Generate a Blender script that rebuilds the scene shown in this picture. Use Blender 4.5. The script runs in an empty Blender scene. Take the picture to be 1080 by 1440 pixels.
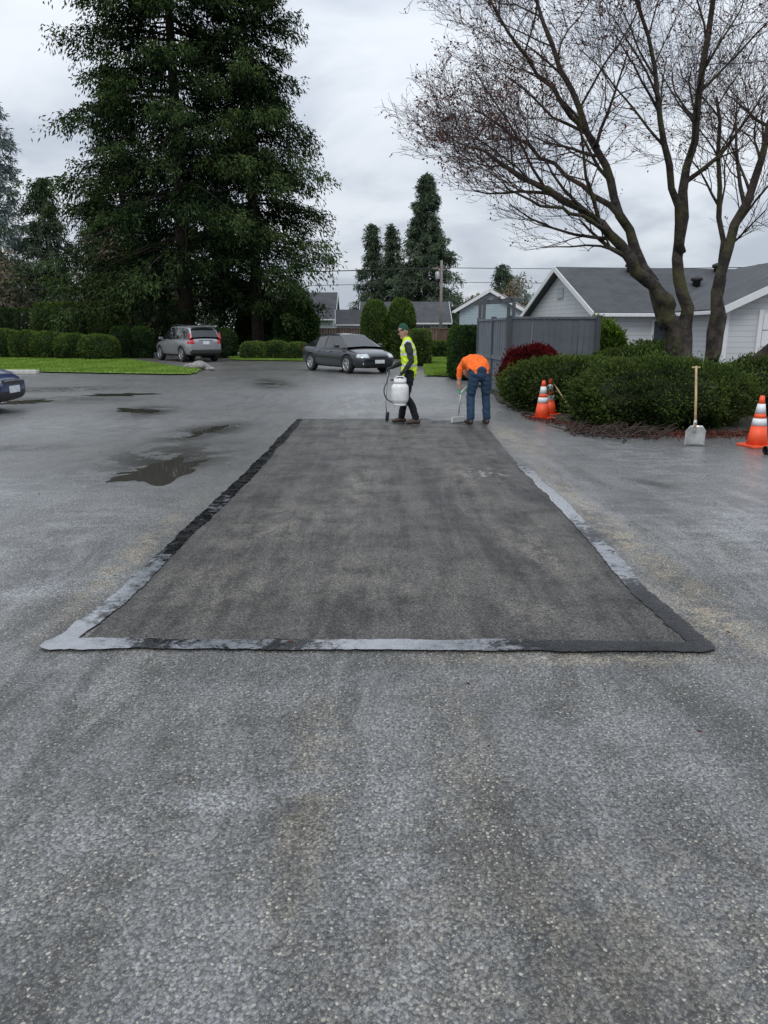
import bpy, bmesh, math, random
import numpy as np
from mathutils import Vector, Matrix
random.seed(7); R=np.random.default_rng(11)
sc=bpy.context.scene
col=sc.collection
sc.view_settings.view_transform='Standard'; sc.view_settings.look='None'; sc.view_settings.exposure=0

# ---------------------------------------------------------------- node helpers
class NT:
    def __init__(s,nt): s.nt=nt
    def n(s,t,ins=None,**p):
        nd=s.nt.nodes.new(t)
        for k,v in p.items(): setattr(nd,k,v)
        for k,v in (ins or {}).items(): s.set(nd.inputs[k],v)
        return nd
    def set(s,sock,v):
        if isinstance(v,bpy.types.NodeSocket): s.nt.links.new(v,sock)
        else:
            if isinstance(v,(tuple,list)) and len(v)==3 and sock.type=='RGBA': v=(*v,1)
            sock.default_value=v
    def m(s,op,a,b=None,c=None,clamp=False):
        nd=s.nt.nodes.new('ShaderNodeMath'); nd.operation=op; nd.use_clamp=clamp
        for i,v in enumerate((a,b,c)):
            if v is not None: s.set(nd.inputs[i],v)
        return nd.outputs[0]
    def mix(s,f,a,b,mode='MIX'):
        nd=s.nt.nodes.new('ShaderNodeMix'); nd.data_type='RGBA'; nd.blend_type=mode
        s.set(nd.inputs[0],f); s.set(nd.inputs[6],a); s.set(nd.inputs[7],b)
        return nd.outputs[2]
    def rng(s,v,a,b,c=0.,d=1.,smooth=True):
        nd=s.nt.nodes.new('ShaderNodeMapRange'); nd.interpolation_type='SMOOTHSTEP' if smooth else 'LINEAR'
        for i,x in enumerate((v,a,b,c,d)): s.set(nd.inputs[i],x)
        return nd.outputs[0]
    def obj(s):
        if not hasattr(s,'_o'): s._o=s.n('ShaderNodeTexCoord').outputs['Object']
        return s._o
    def mp(s,v,loc=(0,0,0),rot=(0,0,0),scale=(1,1,1),typ='POINT'):
        nd=s.nt.nodes.new('ShaderNodeMapping'); nd.vector_type=typ
        s.set(nd.inputs[0],v); nd.inputs[1].default_value=loc; nd.inputs[2].default_value=rot; nd.inputs[3].default_value=scale
        return nd.outputs[0]
    def noise(s,v,scale,det=4,rough=.55,dist=0.,out='Fac'):
        nd=s.n('ShaderNodeTexNoise',{'Scale':scale,'Detail':det,'Roughness':rough,'Distortion':dist}); s.set(nd.inputs['Vector'],v)
        return nd.outputs[out]
    def vor(s,v,scale,feat='F1'):
        nd=s.n('ShaderNodeTexVoronoi',{'Scale':scale},feature=feat,voronoi_dimensions='2D'); s.set(nd.inputs['Vector'],v); return nd
    def blobs(s,v,lst):
        out=None
        for (cx,cy,rx,ry,rot,*w) in lst:
            q=s.mp(v,(cx,cy,0),(0,0,rot),(rx,ry,1),'TEXTURE')
            ln=s.n('ShaderNodeVectorMath',{0:q},operation='LENGTH').outputs['Value']
            r=s.rng(ln,.0,1.,w[0] if w else 1.,0.)
            out=r if out is None else s.m('MAXIMUM',out,r)
        return out
    def scl(s,c,k):
        nd=s.n('ShaderNodeVectorMath',{0:c},operation='SCALE'); s.set(nd.inputs['Scale'],k); return nd.outputs[0]
def newmat(name):
    m=bpy.data.materials.new(name); m.use_nodes=True
    b=m.node_tree.nodes['Principled BSDF']
    return m,NT(m.node_tree),b
def simple(name,c,rough=.5,metal=0.,var=.15,scale=8.,spec=.5,bump=0.,bscale=40.,coat=0.):
    m,t,b=newmat(name)
    k=t.rng(t.noise(t.obj(),scale,3),.3,.7,1-var,1+var,False)
    t.set(b.inputs['Base Color'],t.scl(tuple(c),k))
    b.inputs['Roughness'].default_value=rough; b.inputs['Metallic'].default_value=metal
    b.inputs['Specular IOR Level'].default_value=spec; b.inputs['Coat Weight'].default_value=coat
    if bump>0:
        bn=t.n('ShaderNodeBump',{'Strength':bump,'Distance':.01,'Height':t.noise(t.obj(),bscale,3)})
        t.set(b.inputs['Normal'],bn.outputs[0])
    return m
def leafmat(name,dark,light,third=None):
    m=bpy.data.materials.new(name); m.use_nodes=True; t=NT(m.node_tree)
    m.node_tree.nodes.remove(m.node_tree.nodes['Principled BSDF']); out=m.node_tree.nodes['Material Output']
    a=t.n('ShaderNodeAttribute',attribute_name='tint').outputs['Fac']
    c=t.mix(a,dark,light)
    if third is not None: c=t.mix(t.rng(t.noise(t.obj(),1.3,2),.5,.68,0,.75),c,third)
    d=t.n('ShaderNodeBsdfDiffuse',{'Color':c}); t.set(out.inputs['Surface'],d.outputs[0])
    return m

# ---------------------------------------------------------------- mesh helpers
def link(o,parent=None):
    col.objects.link(o)
    if parent is not None: o.parent=parent
    return o
def E(name,loc=(0,0,0),rz=0.,s=1.):
    o=bpy.data.objects.new(name,None); o.empty_display_size=.2
    o.location=loc; o.rotation_euler=(0,0,rz); o.scale=(s,s,s); return link(o)
def mesh(name,v,f,mat,parent=None,smooth=False,loc=None):
    me=bpy.data.meshes.new(name); me.from_pydata([tuple(map(float,x)) for x in v],[],f); me.update()
    mats=mat if isinstance(mat,list) else [mat]
    for m in mats: me.materials.append(m)
    if smooth: me.polygons.foreach_set('use_smooth',[True]*len(me.polygons))
    o=bpy.data.objects.new(name,me)
    if loc is not None: o.location=loc
    return link(o,parent)
def npmesh(name,V,k,mat,parent=None,attr=None):
    V=np.asarray(V,dtype=np.float32).reshape(-1,3); n=len(V)//k
    me=bpy.data.meshes.new(name)
    me.vertices.add(len(V)); me.vertices.foreach_set('co',V.ravel())
    me.loops.add(len(V)); me.loops.foreach_set('vertex_index',np.arange(len(V),dtype=np.int32))
    me.polygons.add(n); me.polygons.foreach_set('loop_start',np.arange(0,n*k,k,dtype=np.int32))
    me.update(calc_edges=True)
    if attr is not None:
        a=me.attributes.new('tint','FLOAT','FACE'); a.data.foreach_set('value',np.asarray(attr,dtype=np.float32))
    me.materials.append(mat)
    return link(bpy.data.objects.new(name,me),parent)
def unit(a): return a/np.maximum(np.linalg.norm(a,axis=-1,keepdims=True),1e-9)
def leaves(name,P,D,L,W,tint,mat,parent=None):
    P=np.asarray(P);n=len(P); D=unit(np.asarray(D))
    S=unit(np.cross(D,unit(R.normal(size=(n,3)))))
    L=np.broadcast_to(L,(n,)).reshape(n,1); W=np.broadcast_to(W,(n,)).reshape(n,1)
    V=np.stack([P,P+D*L*.45+S*W*.5,P+D*L,P+D*L*.45-S*W*.5],axis=1)
    return npmesh(name,V,4,mat,parent,np.clip(tint,0,1))
def box(name,c,s,mat,parent=None,rz=0.,bev=0.,rx=0.,ry=0.):
    bm=bmesh.new(); bmesh.ops.create_cube(bm,size=1.)
    bmesh.ops.scale(bm,vec=s,verts=bm.verts)
    if bev>0: bmesh.ops.bevel(bm,geom=bm.edges[:],offset=bev,segments=2,affect='EDGES',profile=.6)
    me=bpy.data.meshes.new(name); bm.to_mesh(me); bm.free(); me.materials.append(mat)
    o=bpy.data.objects.new(name,me); o.location=c; o.rotation_euler=(rx,ry,rz); return link(o,parent)
class Tubes:
    def __init__(s): s.v=[];s.f=[]
    def add(s,pts,rad,sides=6,cap=True):
        pts=[Vector(p) for p in pts]; n=len(pts); b0=len(s.v)
        ref=Vector((.31,.17,.93)).normalized(); prev=None
        for i,p in enumerate(pts):
            d=(pts[min(i+1,n-1)]-pts[max(i-1,0)]).normalized()
            if prev is None:
                a=d.cross(ref)
                if a.length<.1: a=d.cross(Vector((1,0,0)))
            else: a=prev-d*prev.dot(d)
            a.normalize(); prev=a; c=d.cross(a)
            for k in range(sides):
                t=2*math.pi*k/sides; q=p+(a*math.cos(t)+c*math.sin(t))*rad[i]; s.v.append((q.x,q.y,q.z))
        for i in range(n-1):
            for k in range(sides):
                k2=(k+1)%sides; s.f.append((b0+i*sides+k,b0+i*sides+k2,b0+(i+1)*sides+k2,b0+(i+1)*sides+k))
        if cap:
            s.f.append(tuple(b0+k for k in range(sides))[::-1]); s.f.append(tuple(b0+(n-1)*sides+k for k in range(sides)))
    def obj(s,name,mat,parent=None): return mesh(name,s.v,s.f,mat,parent,smooth=True)
def tube(name,pts,r,mat,parent=None,sides=10):
    T=Tubes(); T.add(pts,[r]*len(pts) if not isinstance(r,(list,tuple)) else r,sides); return T.obj(name,mat,parent)
def lathe(name,prof,mat,parent=None,n=28,loc=(0,0,0),rot=(0,0,0),smooth=True):
    v=[];f=[]
    for (r,z) in prof:
        for k in range(n):
            a=2*math.pi*k/n; v.append((r*math.cos(a),r*math.sin(a),z))
    for i in range(len(prof)-1):
        for k in range(n):
            k2=(k+1)%n; f.append((i*n+k,i*n+k2,(i+1)*n+k2,(i+1)*n+k))
    f.append(tuple(range(n))[::-1]); f.append(tuple((len(prof)-1)*n+k for k in range(n)))
    o=mesh(name,v,f,mat,parent,smooth=smooth); o.location=loc; o.rotation_euler=rot
    return o
def fn(P,scale,seed=0):
    r=np.random.default_rng(seed+100); out=0
    for k in range(5):
        w=r.normal(size=3); w/=np.linalg.norm(w); out=out+np.sin(P@w*scale*(1+.45*k)+r.uniform(0,6.28))
    return out/5
def sheet(name,pts,z,mat,jit=0.,sub=6,parent=None,seed=1):
    rr=random.Random(seed); out=[]
    for i,p in enumerate(pts):
        q=pts[(i+1)%len(pts)]
        for k in range(sub):
            t=k/sub; out.append((p[0]+(q[0]-p[0])*t+rr.uniform(-jit,jit),p[1]+(q[1]-p[1])*t+rr.uniform(-jit,jit),z))
    return mesh(name,out,[tuple(range(len(out)))],mat,parent)

# ---------------------------------------------------------------- WORLD
w=bpy.data.worlds.new('World'); sc.world=w; w.use_nodes=True
t=NT(w.node_tree); bg=w.node_tree.nodes['Background']
sky=t.n('ShaderNodeTexSky',sky_type='NISHITA',sun_disc=False,sun_elevation=math.radians(48),sun_rotation=math.radians(200))
g=t.n('ShaderNodeTexCoord').outputs['Generated']
sp=t.n('ShaderNodeSeparateXYZ',{0:g}); z=t.m('MAXIMUM',sp.outputs[2],0.)
den=t.m('ADD',z,.24)
cv=t.n('ShaderNodeCombineXYZ',{0:t.m('DIVIDE',sp.outputs[0],den),1:t.m('DIVIDE',sp.outputs[1],den),2:0.})
c1=t.noise(cv.outputs[0],1.5,6,.52,.4)
c2=t.noise(t.mp(cv.outputs[0],(3,5,0)),.7,2,.5)
cf=t.rng(t.m('ADD',t.m('MULTIPLY',c1,.65),t.m('MULTIPLY',c2,.35)),.41,.59)
cc=t.mix(cf,(4.6,5.1,5.9),(7.2,7.6,8.15))
gain=t.m('ADD',.96,t.m('MULTIPLY',z,1.2))
fin=t.mix(.93,sky.outputs[0],t.scl(cc,gain))
t.set(bg.inputs[0],fin); bg.inputs[1].default_value=.1
sl=bpy.data.lights.new('sun','SUN'); sl.energy=1.1; sl.angle=math.radians(25); sl.color=(1,.97,.93)
so=bpy.data.objects.new('sun',sl); so.rotation_euler=(math.radians(42),0,math.radians(-20)); link(so)

# ---------------------------------------------------------------- CAMERA
cd=bpy.data.cameras.new('camera'); cam=bpy.data.objects.new('camera',cd); link(cam)
cd.sensor_fit='VERTICAL'; cd.sensor_height=24; cd.lens=24*1040/1440
cd.clip_start=.05; cd.clip_end=3000
cam.location=(0,0,1.65); cam.rotation_euler=(math.radians(90-13.8),0,0)
sc.camera=cam

# ---------------------------------------------------------------- GROUND MATERIALS
def warped(t,o,sc_,amp):
    n=t.noise(o,sc_,1,.5,0,'Color')
    nd=t.n('ShaderNodeVectorMath',{0:n,1:(amp,amp,0),2:o},operation='MULTIPLY_ADD'); return nd.outputs[0]
def asphalt():
    m,t,b=newmat('asphalt'); o=t.obj()
    mid=t.noise(t.mp(o,(3,1,0)),1.5,6,.72,.3); streak=t.noise(t.mp(o,rot=(0,0,.12),scale=(2.0,.45,1)),1.5,6,.72,.5)
    big=t.noise(o,.3,3,.6); fine=t.noise(o,60,2,.7)
    f=t.m('ADD',t.m('MULTIPLY',mid,.5),t.m('MULTIPLY',streak,.5))
    c=t.mix(t.rng(f,.38,.60),(.060,.059,.055),(.150,.149,.144))
    far_sheen=t.blobs(o,[(0,18,26,15,0,1.),(-4,8,7,6,0,.6),(4.5,8,4,7,0,.7)])
    c=t.mix(t.m('MULTIPLY',far_sheen,t.rng(big,.36,.6,.35,.8)),c,(.21,.215,.22))  # paler washed asphalt further off, with distant wet sheen painted into the colour
    wn=t.rng(t.noise(t.mp(o,(1,4,0),rot=(0,0,.5),scale=(.8,2.2,1)),2.3,7,.76,.5),.38,.62)
    bl=t.blobs(o,[(-.62,2.32,.95,.24,.42,.8),(.02,2.0,.26,1.6,-.05,.6),(-1.35,1.65,.6,.5,.5,.5),(-2.5,4.45,1.4,.42,.45),(-3.4,5.2,1.6,1.2,.4,.7),(1.0,2.7,.8,.7,.3,.5),(1.25,1.8,.5,.9,.2,.35),(-.45,1.5,.35,.6,0,.4),
        (-4.4,7.4,3.2,1.6,.5),(3.0,6.0,1.4,3.8,.1,.9),(3.6,10,1.7,4,0,.9),(0,20,8,4.5,.1),(2.,16.2,3.5,2,0),(-.3,3.25,1.7,.3,.1,.4),(-6.5,13,6,3.,.2,.9),(-2.6,6.4,.8,2.0,-.2,.7)])
    wash_sheen=t.m('MULTIPLY',bl,wn)
    c=t.mix(t.m('MULTIPLY',wash_sheen,.75),c,(.31,.32,.335))  # pale residue streaks and their wet sheen, both painted into the colour
    tn=t.rng(t.noise(o,4.5,6,.78,.4),.40,.60)
    td=t.blobs(o,[(2.02,11.8,.5,3.6,.04),(1.96,6.4,.26,4.2,.02,.95),(1.90,4.1,.4,.9,.2,.95),(-1.90,5.6,.2,2.6,0,.7),(-.27,2.3,.16,1.2,0,.35),(.33,2.6,.16,1.2,0,.3),(1.0,3.53,1.2,.12,0,.8),(.6,1.7,1.2,.7,.2,.25)])
    c=t.mix(t.m('MULTIPLY',t.m('MULTIPLY',td,tn),.8),c,(.36,.30,.21))
    w1=warped(t,o,75,.010)
    v1=t.vor(w1,90); r1=t.n('ShaderNodeSeparateColor',{0:v1.outputs['Color']})
    v2=t.vor(t.mp(w1,(7.3,2.1,0)),190); r2=t.n('ShaderNodeSeparateColor',{0:v2.outputs['Color']})
    dn=t.noise(t.mp(o,(0,9,0),scale=(1.6,.6,1)),1.5,4,.65)
    dens=t.rng(dn,.38,.60,.965,.78,False)
    size=t.rng(r1.outputs[1],0,1,.14,.48,False)
    chip=t.m('MULTIPLY',t.m('GREATER_THAN',r1.outputs[0],dens),t.m('LESS_THAN',v1.outputs['Distance'],size))
    chip2=t.m('MULTIPLY',t.m('GREATER_THAN',r2.outputs[0],t.m('SUBTRACT',dens,.03)),t.m('LESS_THAN',v2.outputs['Distance'],.36))
    k=t.m('MULTIPLY',t.rng(r1.outputs[1],0,1,.55,1.45,False),t.m('MULTIPLY',t.rng(r2.outputs[1],0,1,.62,1.38,False),t.rng(fine,.3,.7,.68,1.32,False)))
    c=t.scl(c,k)
    c=t.mix(t.rng(v1.outputs['Distance'],.42,.72,0,.65),c,(.022,.022,.021))
    chipcol=t.mix(r1.outputs[2],(.20,.18,.14),(.48,.45,.37))
    c=t.mix(t.m('MULTIPLY',chip,.85),c,chipcol)
    c=t.mix(t.m('MULTIPLY',chip2,.6),c,(.31,.29,.23))
    wd=t.m('MULTIPLY',t.blobs(o,[(-3.0,9.6,1.6,2.8,-.3),(-3.0,12.3,.9,2.2,-.2),(-5,15.6,1.,2.,.2),(-8,18.0,3,2.,.2),(3.0,8.0,.2,.7,.5),(-3.6,24,1,4,.2),(-9.8,21.5,3,2,.2),(-5.5,10.5,1.5,.6,.3),(2.6,7.2,.5,1.2,.3,.6)]),t.rng(mid,.40,.52))
    c=t.mix(t.m('MULTIPLY',wd,.8),c,(.04,.038,.035))
    t.set(b.inputs['Base Color'],c)
    rg=t.rng(big,.38,.6,.50,.36,False)
    t.set(b.inputs['Roughness'],t.m('MAXIMUM',t.m('SUBTRACT',rg,t.m('MULTIPLY',wd,.22)),.14))
    b.inputs['Specular IOR Level'].default_value=.55
    t.set(b.inputs['Coat Weight'],t.m('MAXIMUM',t.m('MULTIPLY',t.rng(streak,.44,.6),.5),wd)); b.inputs['Coat Roughness'].default_value=.24
    bn=t.n('ShaderNodeBump',{'Strength':.42,'Distance':.004,'Height':t.m('SUBTRACT',t.m('MULTIPLY',fine,.5),v1.outputs['Distance'])}); t.set(b.inputs['Normal'],bn.outputs[0])
    return m
def patchmat():
    m,t,b=newmat('new_asphalt'); o=t.obj()
    s1=t.noise(t.mp(o,scale=(3.4,.32,1)),1.4,6,.70,.2); mid=t.noise(o,2.0,6,.74,.4); sx=t.noise(t.mp(o,scale=(.4,2.0,1)),1.0,4,.6)
    f=t.m('ADD',t.m('MULTIPLY',s1,.5),t.m('ADD',t.m('MULTIPLY',mid,.35),t.m('MULTIPLY',sx,.15)))
    c=t.mix(t.rng(f,.39,.60),(.024,.023,.022),(.092,.087,.078))
    td=t.blobs(o,[(.88,4.35,.22,.8,.1),(.45,4.3,.18,.7,-.1,.7),(-1.1,4.7,.7,1.1,.4,.8),(-.1,4.9,1.3,1.1,.2,.7),(.9,8.5,.5,3.4,.05,.8),(-.3,8,.45,4,0,.9),(-.9,6.3,.8,1.6,-.2),(1.2,5.6,.45,1.4,0),(.2,12,1.3,2.4,0,.7)])
    c=t.mix(t.m('MULTIPLY',t.m('MULTIPLY',td,t.rng(t.noise(t.mp(o,scale=(1.6,.8,1)),3.2,6,.78,.4),.42,.62)),.6),c,(.20,.18,.145))
    w1=warped(t,o,80,.008); v1=t.vor(w1,125); r1=t.n('ShaderNodeSeparateColor',{0:v1.outputs['Color']})
    fine=t.noise(o,70,2,.7)
    c=t.scl(c,t.m('MULTIPLY',t.rng(r1.outputs[1],0,1,.45,1.55,False),t.rng(fine,.3,.7,.45,1.55,False)))
    chip=t.m('MULTIPLY',t.m('GREATER_THAN',r1.outputs[0],.93),t.m('LESS_THAN',v1.outputs['Distance'],.34))
    c=t.mix(t.m('MULTIPLY',chip,.6),c,(.3,.27,.22))
    pale=t.m('MULTIPLY',t.blobs(o,[(1.2,8.6,.5,.5,0)]),t.rng(t.noise(o,9,3),.53,.60))
    c=t.mix(t.m('MULTIPLY',pale,.5),c,(.5,.48,.44))
    t.set(b.inputs['Base Color'],c)
    t.set(b.inputs['Roughness'],t.rng(mid,.3,.7,.62,.42,False)); b.inputs['Specular IOR Level'].default_value=.4
    bn=t.n('ShaderNodeBump',{'Strength':.45,'Distance':.004,'Height':t.m('SUBTRACT',t.m('MULTIPLY',fine,.6),v1.outputs['Distance'])}); t.set(b.inputs['Normal'],bn.outputs[0])
    return m
def tarmat():
    m,t,b=newmat('sealing_tar'); o=t.obj()
    n2=t.noise(o,40,3,.65); n3=t.noise(o,9,6,.75,.6)
    wet_sheen=t.blobs(o,[(1.74,7.6,.9,2.8,0,1.),(1.7,5.2,.4,1.2,0,.72),(-1.80,3.75,.9,.7,0,.95),(-.9,3.7,.6,.5,0,.7),(.15,3.7,1.2,.5,0,.85),(-1.66,4.7,.5,1.6,0,.72),(-1.6,7,.5,1.2,0,.5)])
    thr=t.m('ADD',t.m('MULTIPLY',n3,.75),t.m('MULTIPLY',n2,.25))
    wet_sheen=t.rng(t.m('SUBTRACT',t.m('MULTIPLY',wet_sheen,.5),t.m('SUBTRACT',.74,thr)),-.05,.10)
    c=t.mix(t.rng(n2,.4,.65),(.004,.004,.005),(.016,.016,.018))
    c=t.mix(t.m('MULTIPLY',wet_sheen,t.rng(n3,.35,.65,.45,.85)),c,(.27,.285,.31)); t.set(b.inputs['Base Color'],c)  # silvery sky reflection on the wet film, painted into the base colour
    t.set(b.inputs['Roughness'],t.rng(n3,.38,.62,.14,.36)); b.inputs['Specular IOR Level'].default_value=.5
    t.set(b.inputs['Coat Weight'],wet_sheen); b.inputs['Coat Roughness'].default_value=.12; b.inputs['Coat IOR'].default_value=1.8
    bn=t.n('ShaderNodeBump',{'Strength':.22,'Distance':.006,'Height':t.m('ADD',n2,n3)}); t.set(b.inputs['Normal'],bn.outputs[0])
    t.set(b.inputs['Coat Normal'],bn.outputs[0])
    return m
def grassmat():
    m,t,b=newmat('grass'); o=t.obj()
    n=t.noise(o,.8,4,.65); n2=t.noise(o,30,3,.7)
    c=t.mix(t.rng(n,.35,.65),(.09,.18,.02),(.20,.31,.05)); c=t.mix(t.rng(n2,.45,.75,0,.5),c,(.05,.09,.015))
    t.set(b.inputs['Base Color'],c); b.inputs['Roughness'].default_value=.8; return m
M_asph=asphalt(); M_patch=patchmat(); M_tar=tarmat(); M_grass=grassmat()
M_soil=simple('bark_soil',(.05,.04,.03),.9,var=.6,scale=14,bump=1,bscale=40)
M_field=simple('field',(.05,.085,.025),.9,var=.4,scale=.6)
M_water,tw,bw=newmat('water'); bw.inputs['Base Color'].default_value=(.06,.055,.048,1); bw.inputs['Roughness'].default_value=.02; bw.inputs['Specular IOR Level'].default_value=.6
bn=tw.n('ShaderNodeBump',{'Strength':.05,'Distance':.01,'Height':tw.noise(tw.obj(),6,2)}); tw.set(bw.inputs['Normal'],bn.outputs[0])

mesh('ground',[(-900,-300,-.02),(900,-300,-.02),(900,1500,-.02),(-900,1500,-.02)],[(0,1,2,3)],M_field)
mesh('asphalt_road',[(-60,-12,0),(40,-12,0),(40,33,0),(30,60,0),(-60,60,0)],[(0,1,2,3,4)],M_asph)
sheet('asphalt_patch',[(-1.64,3.72),(1.66,3.70),(1.69,8.9),(1.84,13.9),(-1.54,14.05),(-1.54,8.6)],.004,M_patch,.010,30)
def ribbon(name,path,wid,seed,z=.010,mat=M_tar,parent=None,jit=.014):
    rr=random.Random(seed); P=[]
    for i in range(len(path)-1):
        a=Vector(path[i]);b=Vector(path[i+1]); n=max(2,int((b-a).length/.025))
        for k in range(n): P.append(a.lerp(b,k/n))
    P.append(Vector(path[-1])); v=[];f=[]; l=r=0
    for i,p in enumerate(P):
        d=(P[min(i+1,len(P)-1)]-P[max(i-1,0)]).normalized(); nn=Vector((-d.y,d.x))
        l=.9*l+rr.uniform(-jit,jit)*.4; r=.9*r+rr.uniform(-jit,jit)*.4
        s=i/len(P); e=min(1.,(i+.6)/3,(len(P)-i-.4)/3)**.5
        hw=wid/2*(1+.08*math.sin(s*17+seed)+.06*math.sin(s*41+seed*3))*e
        a=p+nn*(hw+l+rr.uniform(-.003,.003)); b=p-nn*(hw+r+rr.uniform(-.003,.003)); v+= [(a.x,a.y,z),(p.x,p.y,z+.0015),(b.x,b.y,z)]
        if i: q=3*i; f+=[(q-3,q-2,q+1,q),(q-2,q-1,q+2,q+1)]
    return mesh(name,v,f,mat,parent,smooth=True)
S=E('sealed_seam')
ribbon('seam_left',[(-1.76,3.68),(-1.68,4.3),(-1.65,5.4),(-1.58,8.6),(-1.6,14.12)],.13,1,parent=S)
ribbon('seam_near',[(-1.84,3.70),(0,3.69),(1.75,3.66)],.135,2,.0135,parent=S)
ribbon('seam_right',[(1.72,3.62),(1.66,4.5),(1.71,5.7),(1.74,7.4),(1.72,9.2)],.13,3,.0105,parent=S)
ribbon('seam_far',[(-1.62,14.08),(.2,14.1),(.9,14.1)],.07,4,.012,parent=S)
def puddle(name,cx,cy,rx,ry,rot,seed):
    rr=random.Random(seed); ph=[rr.uniform(0,6.28) for _ in range(16)]; v=[]
    for k in range(200):
        a=2*math.pi*k/200; r=1+sum(math.sin(a*(j+1)+ph[j])*.20/(1+j*.28) for j in range(16))
        x=r*rx*math.cos(a); y=r*ry*math.sin(a); v.append((cx+x*math.cos(rot)-y*math.sin(rot),cy+x*math.sin(rot)+y*math.cos(rot),.004))
    return mesh(name,v,[tuple(range(200))],M_water)
puddle('puddle',-2.75,8.8,.40,.72,-.3,3)
puddle('puddle',-3.0,12.4,.14,.6,-.2,14)
puddle('puddle',-8.6,17.6,.5,.5,.2,8)
puddle('puddle',-5.2,15.6,.35,.5,.9,21)
puddle('puddle',-6.9,19.6,.7,.5,.2,22)
def lawn(name,pts,seed,n):
    e=E(name); sheet('turf',pts,.05,M_grass,.12,14,e,seed)
    P=np.array(pts); lo=P.min(0);hi=P.max(0)
    q=R.uniform(lo,hi,size=(n*2,2))
    ins=np.zeros(len(q),bool); j=len(P)-1
    for i in range(len(P)):
        c=((P[i,1]>q[:,1])!=(P[j,1]>q[:,1]))&(q[:,0]<(P[j,0]-P[i,0])*(q[:,1]-P[i,1])/(P[j,1]-P[i,1]+1e-9)+P[i,0]); ins^=c; j=i
    q=q[ins]; p3=np.c_[q,np.full(len(q),.05)]
    D=R.normal(size=(len(q),3))*.5+np.array([0,0,1.]); leaves('grass_blades',p3,D,.09,.03,fn(p3,1.5)*.4+.5+R.normal(size=len(q))*.2,M_blade,e)
M_blade=leafmat('grass_blade',(.08,.15,.02),(.24,.35,.07))
lawn('grass_lawn',[(-7.3,28.4),(-7.7,31.5),(-10.5,36),(-14.8,43.5),(-30,46),(-40,42),(-30,32),(-15.8,30.8),(-11,29.2)],3,50000)
lawn('grass_lawn',[(1.5,27.6),(3.2,27.0),(4.2,36),(4.5,47),(2.4,46),(1.9,36)],4,18000)
lawn('grass_lawn',[(-8.6,42.5),(-4.4,41.2),(-3.6,44),(-5,48),(-12,50),(-9.4,46)],5,12000)
sheet('planting_bed',[(2.75,17.2),(2.75,15.6),(3.2,13.9),(3.35,12.6),(3.95,12.0),(6.5,11.8),(14,11.7),(22,12),(22,24),(9,24),(2.9,24)],.03,M_soil,.09,10)
M_conc=simple('concrete',(.5,.49,.46),.8,var=.12,bump=.3)
box('parking_stop',(-14.9,29.3,.08),(2.9,.25,.16),M_conc,rz=-.05,bev=.03)
# ---------------------------------------------------------------- VEGETATION
M_bark=simple('bark',(.045,.035,.028),.95,var=.4,scale=6,bump=1,bscale=18)
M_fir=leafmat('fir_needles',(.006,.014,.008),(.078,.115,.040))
M_firhaze=leafmat('fir_needles_haze',(.045,.065,.045),(.13,.175,.105))  # aerial haze painted into the needle colours
M_firmist=leafmat('fir_needles_mist',(.12,.155,.15),(.22,.27,.25))  # stronger distance haze mixed into the colours
M_core=simple('shrub_core',(.010,.018,.008),.95,var=.3)
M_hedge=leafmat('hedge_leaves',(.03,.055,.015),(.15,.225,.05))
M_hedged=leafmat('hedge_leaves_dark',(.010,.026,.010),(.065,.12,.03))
M_jun=leafmat('juniper_leaves',(.012,.024,.010),(.105,.155,.036),(.068,.085,.026))
M_lime=leafmat('shrub_leaves',(.04,.09,.012),(.18,.27,.04))
M_red=leafmat('red_leaves',(.035,.006,.008),(.2,.022,.024))
M_brush=leafmat('brown_brush',(.07,.06,.045),(.19,.16,.11))
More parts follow.
